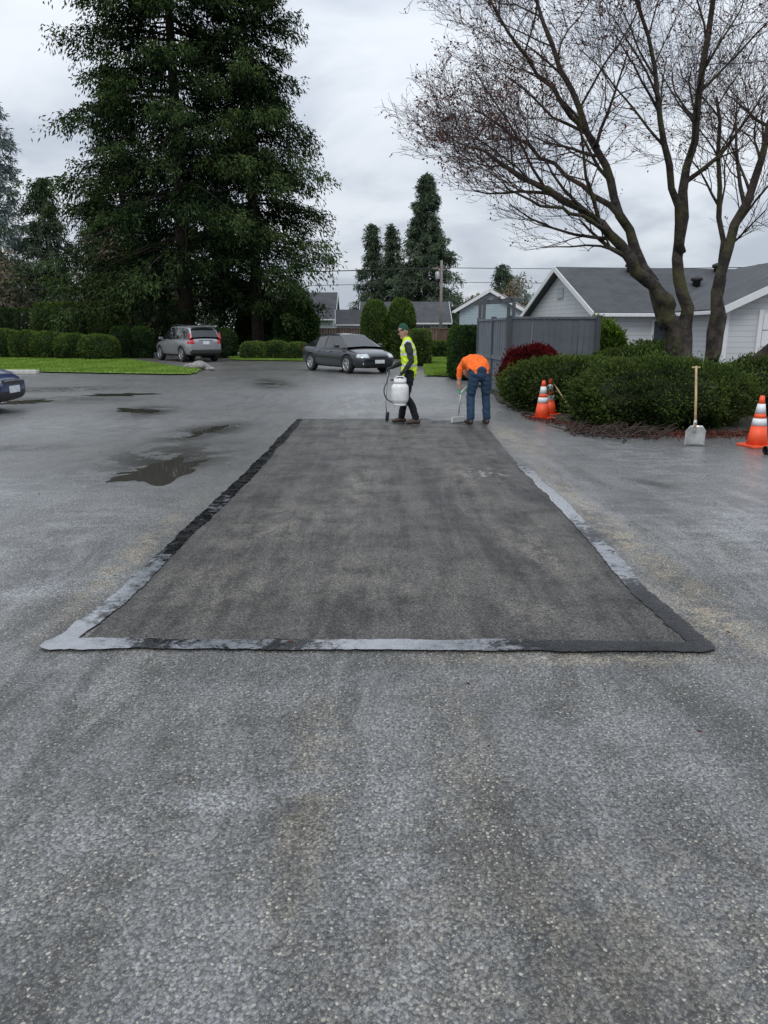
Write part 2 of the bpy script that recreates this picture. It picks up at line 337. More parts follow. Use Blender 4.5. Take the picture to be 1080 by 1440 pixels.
def conifer(name,x,y,H,Rm,seed,nb=170,ntw=13,nl=26,base=.08,mat=M_fir,lsz=.34,expo=.75,wood=True,droop=.22,lr=.22,hg=1.25):
    r=np.random.default_rng(seed); e=E(name,(x,y,0))
    T=Tubes(); T.add([(0,0,-.1),(r.normal()*.1,0,H*.3),(0,r.normal()*.1,H*.7),(0,0,H)],[.018*H,.014*H,.007*H,.02],8)
    Ps=[];Ds=[];Ts=[]
    for b in range(nb):
        tt=base+(1-base)*((b+r.uniform())/nb)**.92
        prof=min(1.,((1-tt)/(1-base))**expo*1.08)*(min(1,.72+ (tt-base)*2.2))
        L=Rm*prof*r.uniform(.55,1.15)+.25; az=b*2.399+r.normal()*.6; z0=H*tt
        up=r.uniform(-.08,.26)+.35*(tt>.8)
        o=np.array([math.cos(az),math.sin(az),0]); s_=np.array([-o[1],o[0],0])
        cur=r.normal()*.14; bt_=r.normal()*.13; dr=droop*r.uniform(.7,1.5)
        def pos(s): return o*(L*s)+s_*(cur*L*s*s)+np.array([0,0,1.])*(z0+L*(up*s-dr*2.0*s*s+dr*.8*s**4))
        if wood: T.add([pos(s) for s in (0,.3,.6,.95)],[.02+.012*L,.012+.008*L,.015,.008],4,False)
        k=max(3,int(ntw*(.35+.65*L/Rm)))
        for j in range(k):
            s=.12+.88*((j+r.uniform())/k)**.8
            side=r.choice((-1,1)); lat=side*r.uniform(0,1)*.32*L*(1.08-s)**.6
            c=pos(s)+s_*lat; c[2]-=abs(lat)*.22
            ext=.26+.03*L
            n=int(nl*r.uniform(.6,1.3))
            tw=unit(o*.8+s_*side*.6+np.array([0,0,-.3+r.normal()*.25]))
            along=r.uniform(-1,1.3,size=(n,1))*ext*1.35
            q=tw*along+r.normal(size=(n,3))*np.array([.34,.34,.14])*ext
            hang=r.uniform(0,1,size=n)**1.8*ext*hg*r.uniform(.5,1.5); q[:,2]-=hang
            Ps.append(c+q)
            Ds.append(tw*.8+r.normal(size=(n,3))*.5+np.c_[np.zeros(n),np.zeros(n),-.2-.8*hang/ext])
            Ts.append(.06+.46*s**1.4+bt_-hang/ext*.16+r.normal()*.17+r.normal(size=n)*.14)  # shaded crown interior and top-lit sprays painted into the needle tint
    P=np.concatenate(Ps);D=np.concatenate(Ds);Tt=np.concatenate(Ts)
    k=P[:,2]>.3
    leaves('needles',P[k],D[k],(lsz*r.uniform(.6,1.3,size=len(P)))[k],lsz*lr,Tt[k],mat,e)
    T.obj('trunk_and_limbs',M_bark,e); return e
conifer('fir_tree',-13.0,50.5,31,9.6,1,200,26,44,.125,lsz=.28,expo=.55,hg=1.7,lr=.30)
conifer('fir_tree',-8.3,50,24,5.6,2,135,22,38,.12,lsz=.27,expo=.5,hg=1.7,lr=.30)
conifer('fir_tree',-20.5,62,21,4.6,3,100,16,30,.18,lsz=.32,expo=.7,hg=1.6,lr=.28)
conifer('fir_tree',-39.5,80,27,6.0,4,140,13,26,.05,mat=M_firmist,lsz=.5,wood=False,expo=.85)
conifer('fir_tree',-31,72,15,4.5,5,120,13,30,.04,mat=M_firhaze,lsz=.40,wood=False,hg=1.8)
conifer('fir_tree',-36,68,17,5.5,6,130,13,30,.04,mat=M_firhaze,lsz=.40,wood=False,hg=1.8)
conifer('fir_tree',-27,75,14,4.5,16,120,13,30,.04,mat=M_firhaze,lsz=.40,wood=False,hg=1.8)
conifer('fir_tree',4.6,86,18.0,5.4,7,190,15,38,.03,mat=M_firhaze,lsz=.40,expo=.95,wood=False,hg=1.6)
conifer('fir_tree',1.0,90,13.3,3.0,8,110,11,32,.03,mat=M_firhaze,lsz=.38,expo=.95,wood=False,hg=1.6)
conifer('fir_tree',-1.4,92,13.8,3.3,9,110,11,32,.03,mat=M_firhaze,lsz=.38,expo=.95,wood=False,hg=1.6)
conifer('fir_tree',12.6,82,8.4,2.5,10,90,10,28,.02,mat=M_firhaze,lsz=.36,expo=.85,wood=False,hg=1.6)

def superpt(D,dims,ex):
    a=np.abs(D); k=(a[:,0]**ex+a[:,1]**ex+a[:,2]**ex)**(-1/ex)
    return D*k[:,None]*np.array(dims)
def shrub(name,x,y,dims,n,mat,ls=.09,lw=.035,ex=2.5,seed=0,amp=.10,depth=.18,rz=0.,upb=.5,frq=3.):
    r=np.random.default_rng(seed+50); e=E(name,(x,y,0),rz)
    h=(dims[0]/2,dims[1]/2,dims[2]*.56)
    D=unit(r.normal(size=(n,3))); P=superpt(D,h,ex)
    nz=fn(P,frq,seed)+.5*fn(P,frq*2.7,seed+5)
    rad=1+amp*nz-depth*r.uniform(0,1,size=n)**1.6
    sprig=r.uniform(size=n)<.08; rad=rad+sprig*r.uniform(0,amp,size=n)
    P=P*rad[:,None]; P[:,2]+=dims[2]*.46
    keep=P[:,2]>.0; P=P[keep];D=D[keep];nz=nz[keep];rad=rad[keep]
    m=len(P)
    d=D*1.0+np.array([0,0,upb])+r.normal(size=(m,3))*.55
    ti=.34+.36*nz+(rad-1-amp*nz)*1.9+r.normal(size=m)*.17+.22*D[:,2]  # shading painted into the tint: tops lighter, inner leaves darker
    leaves('foliage',P,d,ls*r.uniform(.6,1.4,size=m),lw,ti,mat,e)
    bm=bmesh.new(); bmesh.ops.create_icosphere(bm,subdivisions=4,radius=1)
    C=np.array([v.co[:] for v in bm.verts]); Dn=unit(C); Q=superpt(Dn,h,ex)
    q2=(1-depth*.75+amp*(fn(Q,frq,seed)+.5*fn(Q,frq*2.7,seed+5)))
    Q=Q*q2[:,None]; Q[:,2]=np.maximum(Q[:,2]+dims[2]*.46,0)
    for v,c in zip(bm.verts,Q): v.co=c
    me=bpy.data.meshes.new('core'); bm.to_mesh(me); bm.free(); me.materials.append(M_core)
    link(bpy.data.objects.new('core',me),e); return e
shrub('juniper_bush',4.9,13.3,(3.2,2.5,1.16),66000,M_jun,.06,.017,2.1,1,.19,.2,frq=3.6,upb=.25)
shrub('juniper_bush',3.75,15.7,(2.3,2.0,1.08),30000,M_jun,.07,.022,2.1,2,.18,.2,frq=3.8,upb=.2)
shrub('juniper_bush',5.6,16.6,(2.6,2.0,1.25),20000,M_jun,.08,.03,2.2,3,.14,.2,frq=3,upb=.2)
shrub('juniper_bush',8.2,15.2,(3.2,2.4,1.15),24000,M_jun,.08,.03,2.2,4,.14,.2,frq=3)
shrub('red_barberry_bush',3.45,17.5,(1.55,1.2,1.3),16000,M_red,.08,.035,2.1,5,.18,.25,frq=4)
shrub('green_shrub',5.9,20.5,(1.4,1.2,1.85),9000,M_lime,.12,.05,2.1,6,.15,.25,frq=4)
shrub('green_shrub',7.0,19.5,(1.8,1.4,1.35),9000,M_jun,.1,.04,2.1,7,.15,.25,frq=4)
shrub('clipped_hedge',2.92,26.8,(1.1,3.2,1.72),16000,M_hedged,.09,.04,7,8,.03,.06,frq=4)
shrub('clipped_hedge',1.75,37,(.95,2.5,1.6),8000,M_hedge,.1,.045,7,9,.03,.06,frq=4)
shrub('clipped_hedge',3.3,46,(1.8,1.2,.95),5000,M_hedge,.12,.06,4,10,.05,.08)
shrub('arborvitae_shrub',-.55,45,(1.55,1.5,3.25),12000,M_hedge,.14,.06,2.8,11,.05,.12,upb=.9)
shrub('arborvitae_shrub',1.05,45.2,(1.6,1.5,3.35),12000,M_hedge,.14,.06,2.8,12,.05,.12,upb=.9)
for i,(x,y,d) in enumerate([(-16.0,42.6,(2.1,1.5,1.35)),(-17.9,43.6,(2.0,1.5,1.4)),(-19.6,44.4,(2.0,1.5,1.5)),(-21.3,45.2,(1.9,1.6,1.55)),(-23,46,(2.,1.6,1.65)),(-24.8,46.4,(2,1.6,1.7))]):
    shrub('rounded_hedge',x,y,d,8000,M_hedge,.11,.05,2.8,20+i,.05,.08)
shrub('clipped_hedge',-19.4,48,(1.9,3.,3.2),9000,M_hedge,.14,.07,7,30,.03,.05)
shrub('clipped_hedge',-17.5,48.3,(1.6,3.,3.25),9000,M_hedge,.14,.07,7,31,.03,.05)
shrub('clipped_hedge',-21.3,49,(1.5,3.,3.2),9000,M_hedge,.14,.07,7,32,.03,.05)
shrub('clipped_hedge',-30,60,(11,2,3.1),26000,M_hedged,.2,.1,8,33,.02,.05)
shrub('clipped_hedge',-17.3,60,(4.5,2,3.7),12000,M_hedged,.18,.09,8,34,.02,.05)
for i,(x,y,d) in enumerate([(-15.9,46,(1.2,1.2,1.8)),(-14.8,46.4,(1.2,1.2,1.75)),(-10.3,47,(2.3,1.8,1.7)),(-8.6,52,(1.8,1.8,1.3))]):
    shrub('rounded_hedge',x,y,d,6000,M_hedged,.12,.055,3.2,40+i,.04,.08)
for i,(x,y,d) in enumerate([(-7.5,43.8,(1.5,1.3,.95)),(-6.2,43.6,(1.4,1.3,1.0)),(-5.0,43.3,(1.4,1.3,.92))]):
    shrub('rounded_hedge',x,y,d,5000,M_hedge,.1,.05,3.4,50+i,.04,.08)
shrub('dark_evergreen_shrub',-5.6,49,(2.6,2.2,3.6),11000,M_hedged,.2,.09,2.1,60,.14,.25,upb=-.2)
shrub('dark_evergreen_shrub',-9.0,53,(2.4,2.2,3.9),9000,M_hedged,.2,.09,2.1,61,.14,.25,upb=-.2)
def mass(name,x0,x1,y,h,n,mat,seed,ls=.9):
    r=np.random.default_rng(seed); e=E(name)
    xs=r.uniform(x0,x1,size=n); top=h*(.75+.3*np.sin(xs*.23+seed)+.22*np.sin(xs*.71+seed*2)+.12*np.sin(xs*1.9))
    z=top*r.uniform(0,1,size=n)**.7; P=np.c_[xs,y+r.normal(size=n)*2.5,z]
    leaves('foliage',P,r.normal(size=(n,3))+np.array([0,0,.6]),ls*r.uniform(.5,1.3,size=n),ls*.4,.3+.4*z/h+fn(P,.6,seed)*.3+r.normal(size=n)*.12,mat,e)
mass('distant_trees',-160,-8,110,9,34000,M_firhaze,2,1.0)
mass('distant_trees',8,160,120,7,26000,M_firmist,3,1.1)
mass('distant_trees',-14,14,112,4.2,9000,M_firhaze,4,.8)
mass('bare_thicket',-27,-17,63,9,20000,M_brush,5,.32)
mass('bare_thicket',6.5,11,62,4.6,6000,M_brush,6,.28)
mass('bare_thicket',-50,-30,64,6,12000,M_brush,9,.4)

# bare tree --------------------------------------------------------
mb,tb,bb=newmat('mossy_bark'); ob=tb.obj()
cb=tb.mix(tb.rng(tb.noise(ob,5,4,.6),.4,.62),(.020,.016,.013),(.060,.049,.040)); cb=tb.mix(tb.rng(tb.noise(ob,2.2,4,.6),.49,.62,0,.7),cb,(.065,.066,.018))
tb.set(bb.inputs['Base Color'],cb); bb.inputs['Roughness'].default_value=.9
bn=tb.n('ShaderNodeBump',{'Strength':1.,'Distance':.03,'Height':tb.noise(ob,16,4)}); tb.set(bb.inputs['Normal'],bn.outputs[0])
M_twig=simple('twig_bark',(.05,.031,.027),.8,var=.3)
TT=Tubes(); TW=Tubes(); tips=[]
rb=random.Random(8)
def grow(p,d,r,L,lev):
    n=5 if lev<3 else 4 if lev==3 else 3
    pts=[p.copy()]; rad=[r]; dd=d.copy()
    wob=(.10,.13,.15,.17,.18)[min(lev,4)]
    for i in range(n):
        dd=(dd+Vector((rb.gauss(0,wob),rb.gauss(0,wob),rb.gauss(0,wob)+(.04 if lev<3 else .02)))).normalized()
        pts.append(pts[-1]+dd*(L/n)); rad.append(max(.0032,r*(1-.72*(i+1)/n)))
    (TT if r>.02 else TW).add(pts,rad,7 if r>.05 else 5 if r>.02 else 3,False)
    spawn(pts,rad,lev+1,L)
def spawn(pts,rad,lev,L,mult=1.):
    if lev>4:
        tips.append((pts[-1],pts[-1]-pts[-2])); return
    k=int({1:8,2:7,3:5,4:4}[lev]*mult)
    n=len(pts)-1
    for j in range(k):
        s=(.22+.78*(j+rb.random())/k)*n; i=min(int(s),n-1); f=s-i
        p=pts[i].lerp(pts[i+1],f); ax=(pts[i+1]-pts[i]).normalized()
        if lev==1 and p.z<3.0: continue
        q=Vector((rb.gauss(-.15,1),rb.gauss(0,1),rb.gauss(.1,1))); q=(q-ax*q.dot(ax)).normalized()
        ang=rb.uniform(.4,.9); d=(ax*math.cos(ang)+q*math.sin(ang)).normalized()
        if d.z<-.2: d.z*=-.3; d.normalize()
        rr=(rad[i]*(1-f)+rad[i+1]*f)*rb.uniform(.42,.62)
        LL={1:2.1,2:1.35,3:.75,4:.36}[lev]*rb.uniform(.6,1.2)*(1. if p.x>2.6 else .62)
        grow(p,d,max(rr,.004),LL,lev)
def limb(pts,r0,r1,mult=1.):
    P=[Vector(p) for p in pts]; Q=[]
    for i in range(len(P)-1):
        for k in range(4):
            a=P[max(i-1,0)];b=P[i];c=P[i+1];d=P[min(i+2,len(P)-1)]; u=k/4
            q=.5*((2*b)+(c-a)*u+(2*a-5*b+4*c-d)*u*u+(3*b-a-3*c+d)*u**3)
            Q.append(q+Vector((rb.gauss(0,.035),rb.gauss(0,.035),rb.gauss(0,.02))))
    Q.append(P[-1]); n=len(Q); rad=[(r0+(r1-r0)*(i/(n-1))**.8)*rb.uniform(.92,1.1) for i in range(n)]
    TT.add(Q,rad,12,True)
    st=n//3; spawn(Q[st:],rad[st:],1,3,mult)
Yt=16
limb([(6.45,Yt,-.1),(6.35,Yt,.9),(6.05,Yt,1.6),(5.85,Yt-.1,2.15),(5.37,Yt-.2,2.64),(4.5,Yt-.5,3.5),(3.5,Yt-.7,4.1),(2.6,Yt-.8,4.5),(1.7,Yt-.8,5.0)],.25,.022,1.6)
limb([(6.0,Yt,1.7),(5.6,Yt+.2,2.6),(4.95,Yt+.4,4.0),(4.4,Yt+.6,5.3),(3.6,Yt+.7,6.8),(2.9,Yt+.8,8.3)],.15,.03,1.5)
limb([(6.4,Yt,.9),(6.35,Yt+.15,2.1),(6.1,Yt+.2,3.5),(6.15,Yt+.1,5.3),(6.25,Yt,7.2),(6.3,Yt,9)],.17,.03,1.4)
limb([(6.15,Yt+.1,3.2),(5.7,Yt-.3,4.4),(5.1,Yt-.7,5.9),(4.4,Yt-1.1,7.6)],.10,.025,1.3)
limb([(6.95,Yt+.1,-.1),(6.95,Yt+.1,1.2),(6.95,Yt,2.85),(7.4,Yt-.1,4.6),(7.7,Yt,6),(8.2,Yt,8.2)],.17,.03,1.3)
limb([(7.0,Yt,1.0),(7.25,Yt+.4,2.3),(7.15,Yt+.8,4.0),(7.0,Yt+1.2,6.4)],.11,.03,1.1)
limb([(7.05,Yt-.15,-.1),(7.4,Yt-.5,.8),(7.95,Yt-.8,1.5),(8.5,Yt-1,2.9),(8.8,Yt-1,4.6)],.19,.04,1.1)
limb([(6.9,Yt-.2,-.1),(7.5,Yt-.9,.75),(8.4,Yt-1.5,1.2),(9.4,Yt-1.8,1.9)],.17,.05,.8)
limb([(5.0,Yt+.3,3.8),(4.1,Yt+.6,4.6),(3.0,Yt+.9,5.4),(1.9,Yt+1,6.1)],.07,.02,1.3)
limb([(4.5,Yt-.5,3.45),(3.7,Yt-1.2,3.75),(2.8,Yt-1.7,3.85),(2.1,Yt-1.9,4.2)],.05,.015,1.)
limb([(4.4,Yt+.6,5.3),(3.5,Yt,6.0),(2.5,Yt-.5,6.8),(1.8,Yt-.8,7.6)],.06,.018,1.2)
bt=E('bare_maple_tree'); TT.obj('trunk_and_limbs',mb,bt); TW.obj('twigs',M_twig,bt)
M_dry=leafmat('dry_leaves',(.05,.018,.014),(.17,.065,.05))
tp=[x for x in tips if rb.random()<.28]
PP=[];DD=[]
for p,d in tp:
    for k in range(rb.choice((1,2,3))):
        PP.append((p.x+rb.gauss(0,.03),p.y+rb.gauss(0,.03),p.z+rb.gauss(0,.03))); DD.append((d.x+rb.gauss(0,.1),d.y+rb.gauss(0,.1),d.z-.08+rb.gauss(0,.1)))
leaves('dry_leaves',np.array(PP),np.array(DD),.06,.035,R.uniform(size=len(PP)),M_dry,bt)
print('TWIGS',len(tips),len(TW.f))

# ---------------------------------------------------------------- BUILDINGS
def siding(name,c,pitch=.18):
    m,t,b=newmat(name); sp=t.n('ShaderNodeSeparateXYZ',{0:t.obj()})
    fr=t.m('FRACT',t.m('DIVIDE',sp.outputs[2],pitch))
    nz=t.noise(t.obj(),2,3); c1=t.mix(t.rng(nz,.3,.7,0,.25),c,tuple(x*.75 for x in c))
    t.set(b.inputs['Base Color'],t.mix(t.rng(fr,.0,.14,.7,0),c1,tuple(x*.3 for x in c))); b.inputs['Roughness'].default_value=.6
    return m
def shingle(name,c):
    m,t,b=newmat(name); br=t.n('ShaderNodeTexBrick',{'Color1':tuple(c)+(1,),'Color2':tuple(x*.65 for x in c)+(1,),'Mortar':tuple(x*.4 for x in c)+(1,),'Scale':1.,'Mortar Size':.012,'Brick Width':.33,'Row Height':.16})
    sp=t.n('ShaderNodeSeparateXYZ',{0:t.obj()}); cv=t.n('ShaderNodeCombineXYZ',{0:sp.outputs[0],1:t.m('MULTIPLY',sp.outputs[1],1.12),2:0.})
    t.set(br.inputs['Vector'],cv.outputs[0]); cc=t.mix(t.rng(t.noise(t.obj(),1.2,4),.4,.7,0,.5),br.outputs[0],tuple(x*1.4 for x in c))
    t.set(b.inputs['Base Color'],cc); b.inputs['Roughness'].default_value=.7; return m
M_side=siding('white_siding',(.56,.58,.60)); M_side2=siding('grey_siding',(.42,.45,.47)); M_blue=siding('pale_blue_siding',(.36,.44,.48)); M_sideb=siding('pale_siding',(.5,.52,.52))
M_roof=shingle('roof_shingles',(.055,.058,.064)); M_roofb=shingle('roof_shingles_brown',(.16,.1,.06)); M_trim=simple('white_trim',(.72,.73,.74),.5,var=.05)
M_glass=simple('window_glass',(.03,.04,.05),.06,var=.2,spec=.9); M_dark=simple('dark_plastic',(.02,.02,.022),.6)
def gable_house(name,x,y,rz,L,W,eave,ridge,wall,roof,ov=.35,windows=()):
    e=E(name,(x,y,0),rz); h=eave
    v=[(0,0,0),(L,0,0),(L,W,0),(0,W,0),(0,0,h),(L,0,h),(L,W,h),(0,W,h),(0,W/2,ridge),(L,W/2,ridge)]
    mesh('walls',v,[(0,1,5,4),(1,2,6,9,5),(2,3,7,6),(3,0,4,8,7)],wall,e)
    sl=(ridge-h)/(W/2); th=.14; zo=h-ov*sl
    for side,nm in ((0,'roof_front'),(1,'roof_back')):
        y0=-ov if side==0 else W+ov; ym=W/2
        vv=[(-ov,y0,zo+.03),(L+ov,y0,zo+.03),(L+ov,ym,ridge+.03),(-ov,ym,ridge+.03)]
        vv+=[(a,b_,c_+th) for a,b_,c_ in vv]
        mesh(nm,vv,[(0,1,2,3),(4,5,6,7),(0,1,5,4),(1,2,6,5),(2,3,7,6),(3,0,4,7)],roof,e)
        yy=y0+(-.03 if side==0 else .03)
        box('gutter',(L/2,yy+(-.05 if side==0 else .05),zo+.08),(L+2*ov,.11,.13),M_trim,e,bev=.02)
        for xx in (-ov-.02,L+ov+.02):
            ln=math.hypot(W/2+ov,ridge-zo); a=math.atan2(ridge-zo,(ym-y0))
            box('rake_board',(xx,(y0+ym)/2,(zo+ridge)/2+.085),(.035,ln,.2),M_trim,e,rx=a)
    for (wx,wz,ww,wh) in windows:
        box('window_frame',(wx,-.02,wz),(ww+.16,.06,wh+.16),M_trim,e); box('window_pane',(wx,-.06,wz),(ww,.03,wh),M_glass,e)
        box('window_mullion',(wx,-.085,wz),(.05,.02,wh),M_trim,e)
    return e
hs=gable_house('white_siding_house',8.3,29.6,math.radians(8),20,8.2,2.3,4.15,M_side,M_roof,windows=[(3,1.5,1.4,1.0),(6.8,1.5,1.4,1.0)])
box('corner_trim',(-.01,-.01,1.1),(.14,.14,2.2),M_trim,hs)
for i,(vx,vy) in enumerate([(2.9,3.6),(7.0,3.7),(8.9,3.6),(5.2,2.2)]):
    zz=2.3+1.85*vy/4.1+.15
    lathe('roof_vent',[(.16,0),(.16,.22),(.24,.24),(.24,.34),(.06,.42)],M_dark,hs,14,(vx,vy,zz))
box('gable_vent',(-.03,4.1,3.2),(.04,.7,.4),M_side2,hs)
gw=E('garage_wing')
X0,X1,Y0,Y1=11.3,18.3,25.2,31.; xm=(X0+X1)/2; hE,hR=2.35,4.0
mesh('walls',[(X0,Y0,0),(X1,Y0,0),(X1,Y1,0),(X0,Y1,0),(X0,Y0,hE),(X1,Y0,hE),(X1,Y1,hE),(X0,Y1,hE),(xm,Y0,hR),(xm,Y1,hR)],[(0,1,5,8,4),(1,2,6,5),(3,0,4,7),(2,3,7,9,6)],M_side,gw)
for s_ in (-1,1):
    xo=X0-.4 if s_<0 else X1+.4; zo=hE-.4*(hR-hE)/(xm-X0)
    vv=[(xo,Y0-.4,zo+.03),(xm,Y0-.4,hR+.03),(xm,Y1+1.5,hR+.03),(xo,Y1+1.5,zo+.03)]; vv+=[(a,b_,c_+.15) for a,b_,c_ in vv]
    mesh('roof',vv,[(0,1,2,3),(4,5,6,7),(0,1,5,4),(1,2,6,5),(2,3,7,6),(3,0,4,7)],M_roof,gw)
    ln=math.hypot(xm-X0+.4,hR-zo); a=math.atan2(hR-zo,(xm-xo))
    box('rake_board',((xo+xm)/2,Y0-.43,(zo+hR)/2+.08),(ln,.04,.22),M_trim,gw,ry=-a if s_<0 else -a+math.pi)
box('gutter',(X0-.46,(Y0+Y1)/2-.3,hE-.13),(.12,Y1-Y0,.12),M_trim,gw,bev=.02)
for k in range(4): box('door_panel',(xm,Y0-.03,.3+k*.54),(4.6,.05,.51),M_trim,gw,bev=.012)
for xx in (xm-2.4,xm+2.4): box('door_trim',(xx,Y0-.04,1.15),(.14,.07,2.3),M_trim,gw)
box('corner_trim',(X0,Y0,1.17),(.13,.13,2.34),M_trim,gw)
gable_house('grey_roof_house',-1.8,66,0.0,7.3,7,2.3,4.0,M_sideb,M_roof,windows=[(5.2,1.6,1.2,.9)])
gable_house('blue_house',9.3,52,math.radians(75),7,4.2,3.0,4.2,M_blue,M_roofb)
gable_house('pale_house',-14,74,0.,9,7,2.8,5.2,M_side,M_roof,windows=[(6.5,1.9,1.2,1)])
gable_house('shed_house',-3.6,60,math.radians(4),2.2,3,2.1,3.1,M_side,M_roof,ov=.2)
M_grey=simple('grey_painted_wood',(.15,.165,.185),.6,var=.14,scale=3,bump=.2)
M_greyd=simple('grey_painted_wood_dark',(.08,.09,.10),.6,var=.12,scale=3)
fe=E('grey_board_enclosure',(3.1,18.9,0))
def boards(p0,p1,h,mat,parent,w_=.14,nm='boards'):
    a=Vector((*p0,0));b=Vector((*p1,0)); L=(b-a).length; n=max(1,int(L/w_)); an=math.atan2(b.y-a.y,b.x-a.x); v=[];f=[]
    nn=Vector((-math.sin(an),math.cos(an),0))
    for i in range(n):
        q0=a.lerp(b,(i+.05)/n); q1=a.lerp(b,(i+.95)/n); th=.02; k=len(v); off=nn*(.008 if i%2 else 0)
        for z_ in (.08,h):
            for q,s_ in ((q0,-1),(q1,-1),(q1,1),(q0,1)): v.append(tuple(q+nn*th/2*s_+off+Vector((0,0,z_))))
        f+=[(k,k+1,k+5,k+4),(k+1,k+2,k+6,k+5),(k+2,k+3,k+7,k+6),(k+3,k,k+4,k+7),(k+4,k+5,k+6,k+7),(k,k+3,k+2,k+1)]
    mesh(nm,v,f,mat,parent)
    c=(a+b)/2
    box('top_rail',(c.x,c.y,h+.03),(L,.09,.06),mat,parent,rz=an,bev=.008); box('mid_rail',(c.x+nn.x*.04,c.y+nn.y*.04,h*.5),(L,.04,.09),mat,parent,rz=an)
boards((0,0),(2.15,0),1.92,M_grey,fe); boards((2.15,.07),(2.3,3.6),1.92,M_grey,fe)
boards((-.03,.12),(-.12,1.75),1.9,M_grey,fe); boards((-.13,1.87),(-.28,3.6),1.9,M_grey,fe); boards((-.28,3.7),(2.3,3.7),1.9,M_grey,fe)
for (x,y) in ((0,0),(2.2,0),(-.12,1.8),(-.28,3.65)): box('post',(x,y,1.0),(.13,.13,2.02),M_greyd,fe,bev=.01)
ar=E('arbor_frame',(3.2,24.5,0))
for x in (0,.95):
    for y in (0,1.0): box('post',(x,y,1.25),(.1,.1,2.5),M_greyd,ar)
for y in (0,1.0): box('beam',(.47,y,2.56),(1.35,.06,.12),M_greyd,ar,ry=-.06)
for x in (.1,.47,.85): box('slat',(x,.5,2.66),(.05,1.3,.07),M_greyd,ar)
M_wood=simple('fence_wood',(.12,.08,.055),.85,var=.35,scale=3)
wf=E('wooden_fence'); boards((-16,57),(-3.8,56),1.75,M_wood,wf,.2); boards((2.2,57),(9,54),1.75,M_wood,wf,.2); boards((3.4,47.5),(7,44),1.7,M_wood,wf,.2); boards((-3.8,56),(2.2,57),1.75,M_wood,wf,.2)
M_pole=simple('pole_wood',(.22,.2,.18),.8,var=.2); up=E('utility_pole',(4.45,60,0))
tube('pole',[(0,0,0),(0,0,6.9)],[.13,.10],M_pole,up); box('crossarm',(0,0,6.3),(1.4,.1,.12),M_pole,up)
lathe('transformer',[(.16,0),(.18,.05),(.18,.5),(.1,.58)],simple('grey_metal',(.4,.42,.43),.4,.3),up,14,(-.3,0,5.5))
for zt,xo in ((6.35,-.6),(6.35,.6),(5.3,0)):
    for X,Z,Y in ((-60,7.2,64),(60,7.8,54)):
        pts=[]
        for k in range(13):
            s_=k/12; pts.append((xo+(X-4.45)*s_,(Y-60)*s_,zt+(Z-6.9)*s_-4*.55*s_*(1-s_)))
        tube('wire',pts,.02,M_dark,up,4)

# ---------------------------------------------------------------- CARS
def paint(name,c,metal=.3,lines=()):
    m,t,b=newmat(name); sp=t.n('ShaderNodeSeparateXYZ',{0:t.obj()}); k=None
    for lx in lines:
        q=t.m('LESS_THAN',t.m('ABSOLUTE',t.m('SUBTRACT',sp.outputs[0],lx)),.009); k=q if k is None else t.m('MAXIMUM',k,q)
    base=t.mix(t.rng(t.noise(t.obj(),3,3),.3,.7,0,.15),c,tuple(x*.7 for x in c))
    base=t.mix(t.rng(sp.outputs[2],.2,.45,.35,0),base,(.08,.075,.07))
    if k is not None: base=t.mix(t.m('MULTIPLY',k,t.m('GREATER_THAN',sp.outputs[2],.34)),base,(.01,.01,.01))
    t.set(b.inputs['Base Color'],base); b.inputs['Metallic'].default_value=metal; b.inputs['Roughness'].default_value=.3
    b.inputs['Coat Weight'].default_value=.8; b.inputs['Coat Roughness'].default_value=.06; return m
M_cg=simple('car_glass',(.012,.015,.018),.04,var=.1,spec=.9); M_tyre=simple('tyre_rubber',(.015,.015,.016),.8)
M_rim=simple('alloy_rim',(.42,.43,.45),.3,.8); M_lamp=simple('headlamp_lens',(.55,.58,.6),.1,.2,spec=.8); M_tail=simple('tail_lamp',(.45,.01,.012),.15,spec=.8); M_plate=simple('licence_plate',(.7,.72,.75),.5)
M_chrome=simple('chrome',(.6,.6,.62),.15,1.)
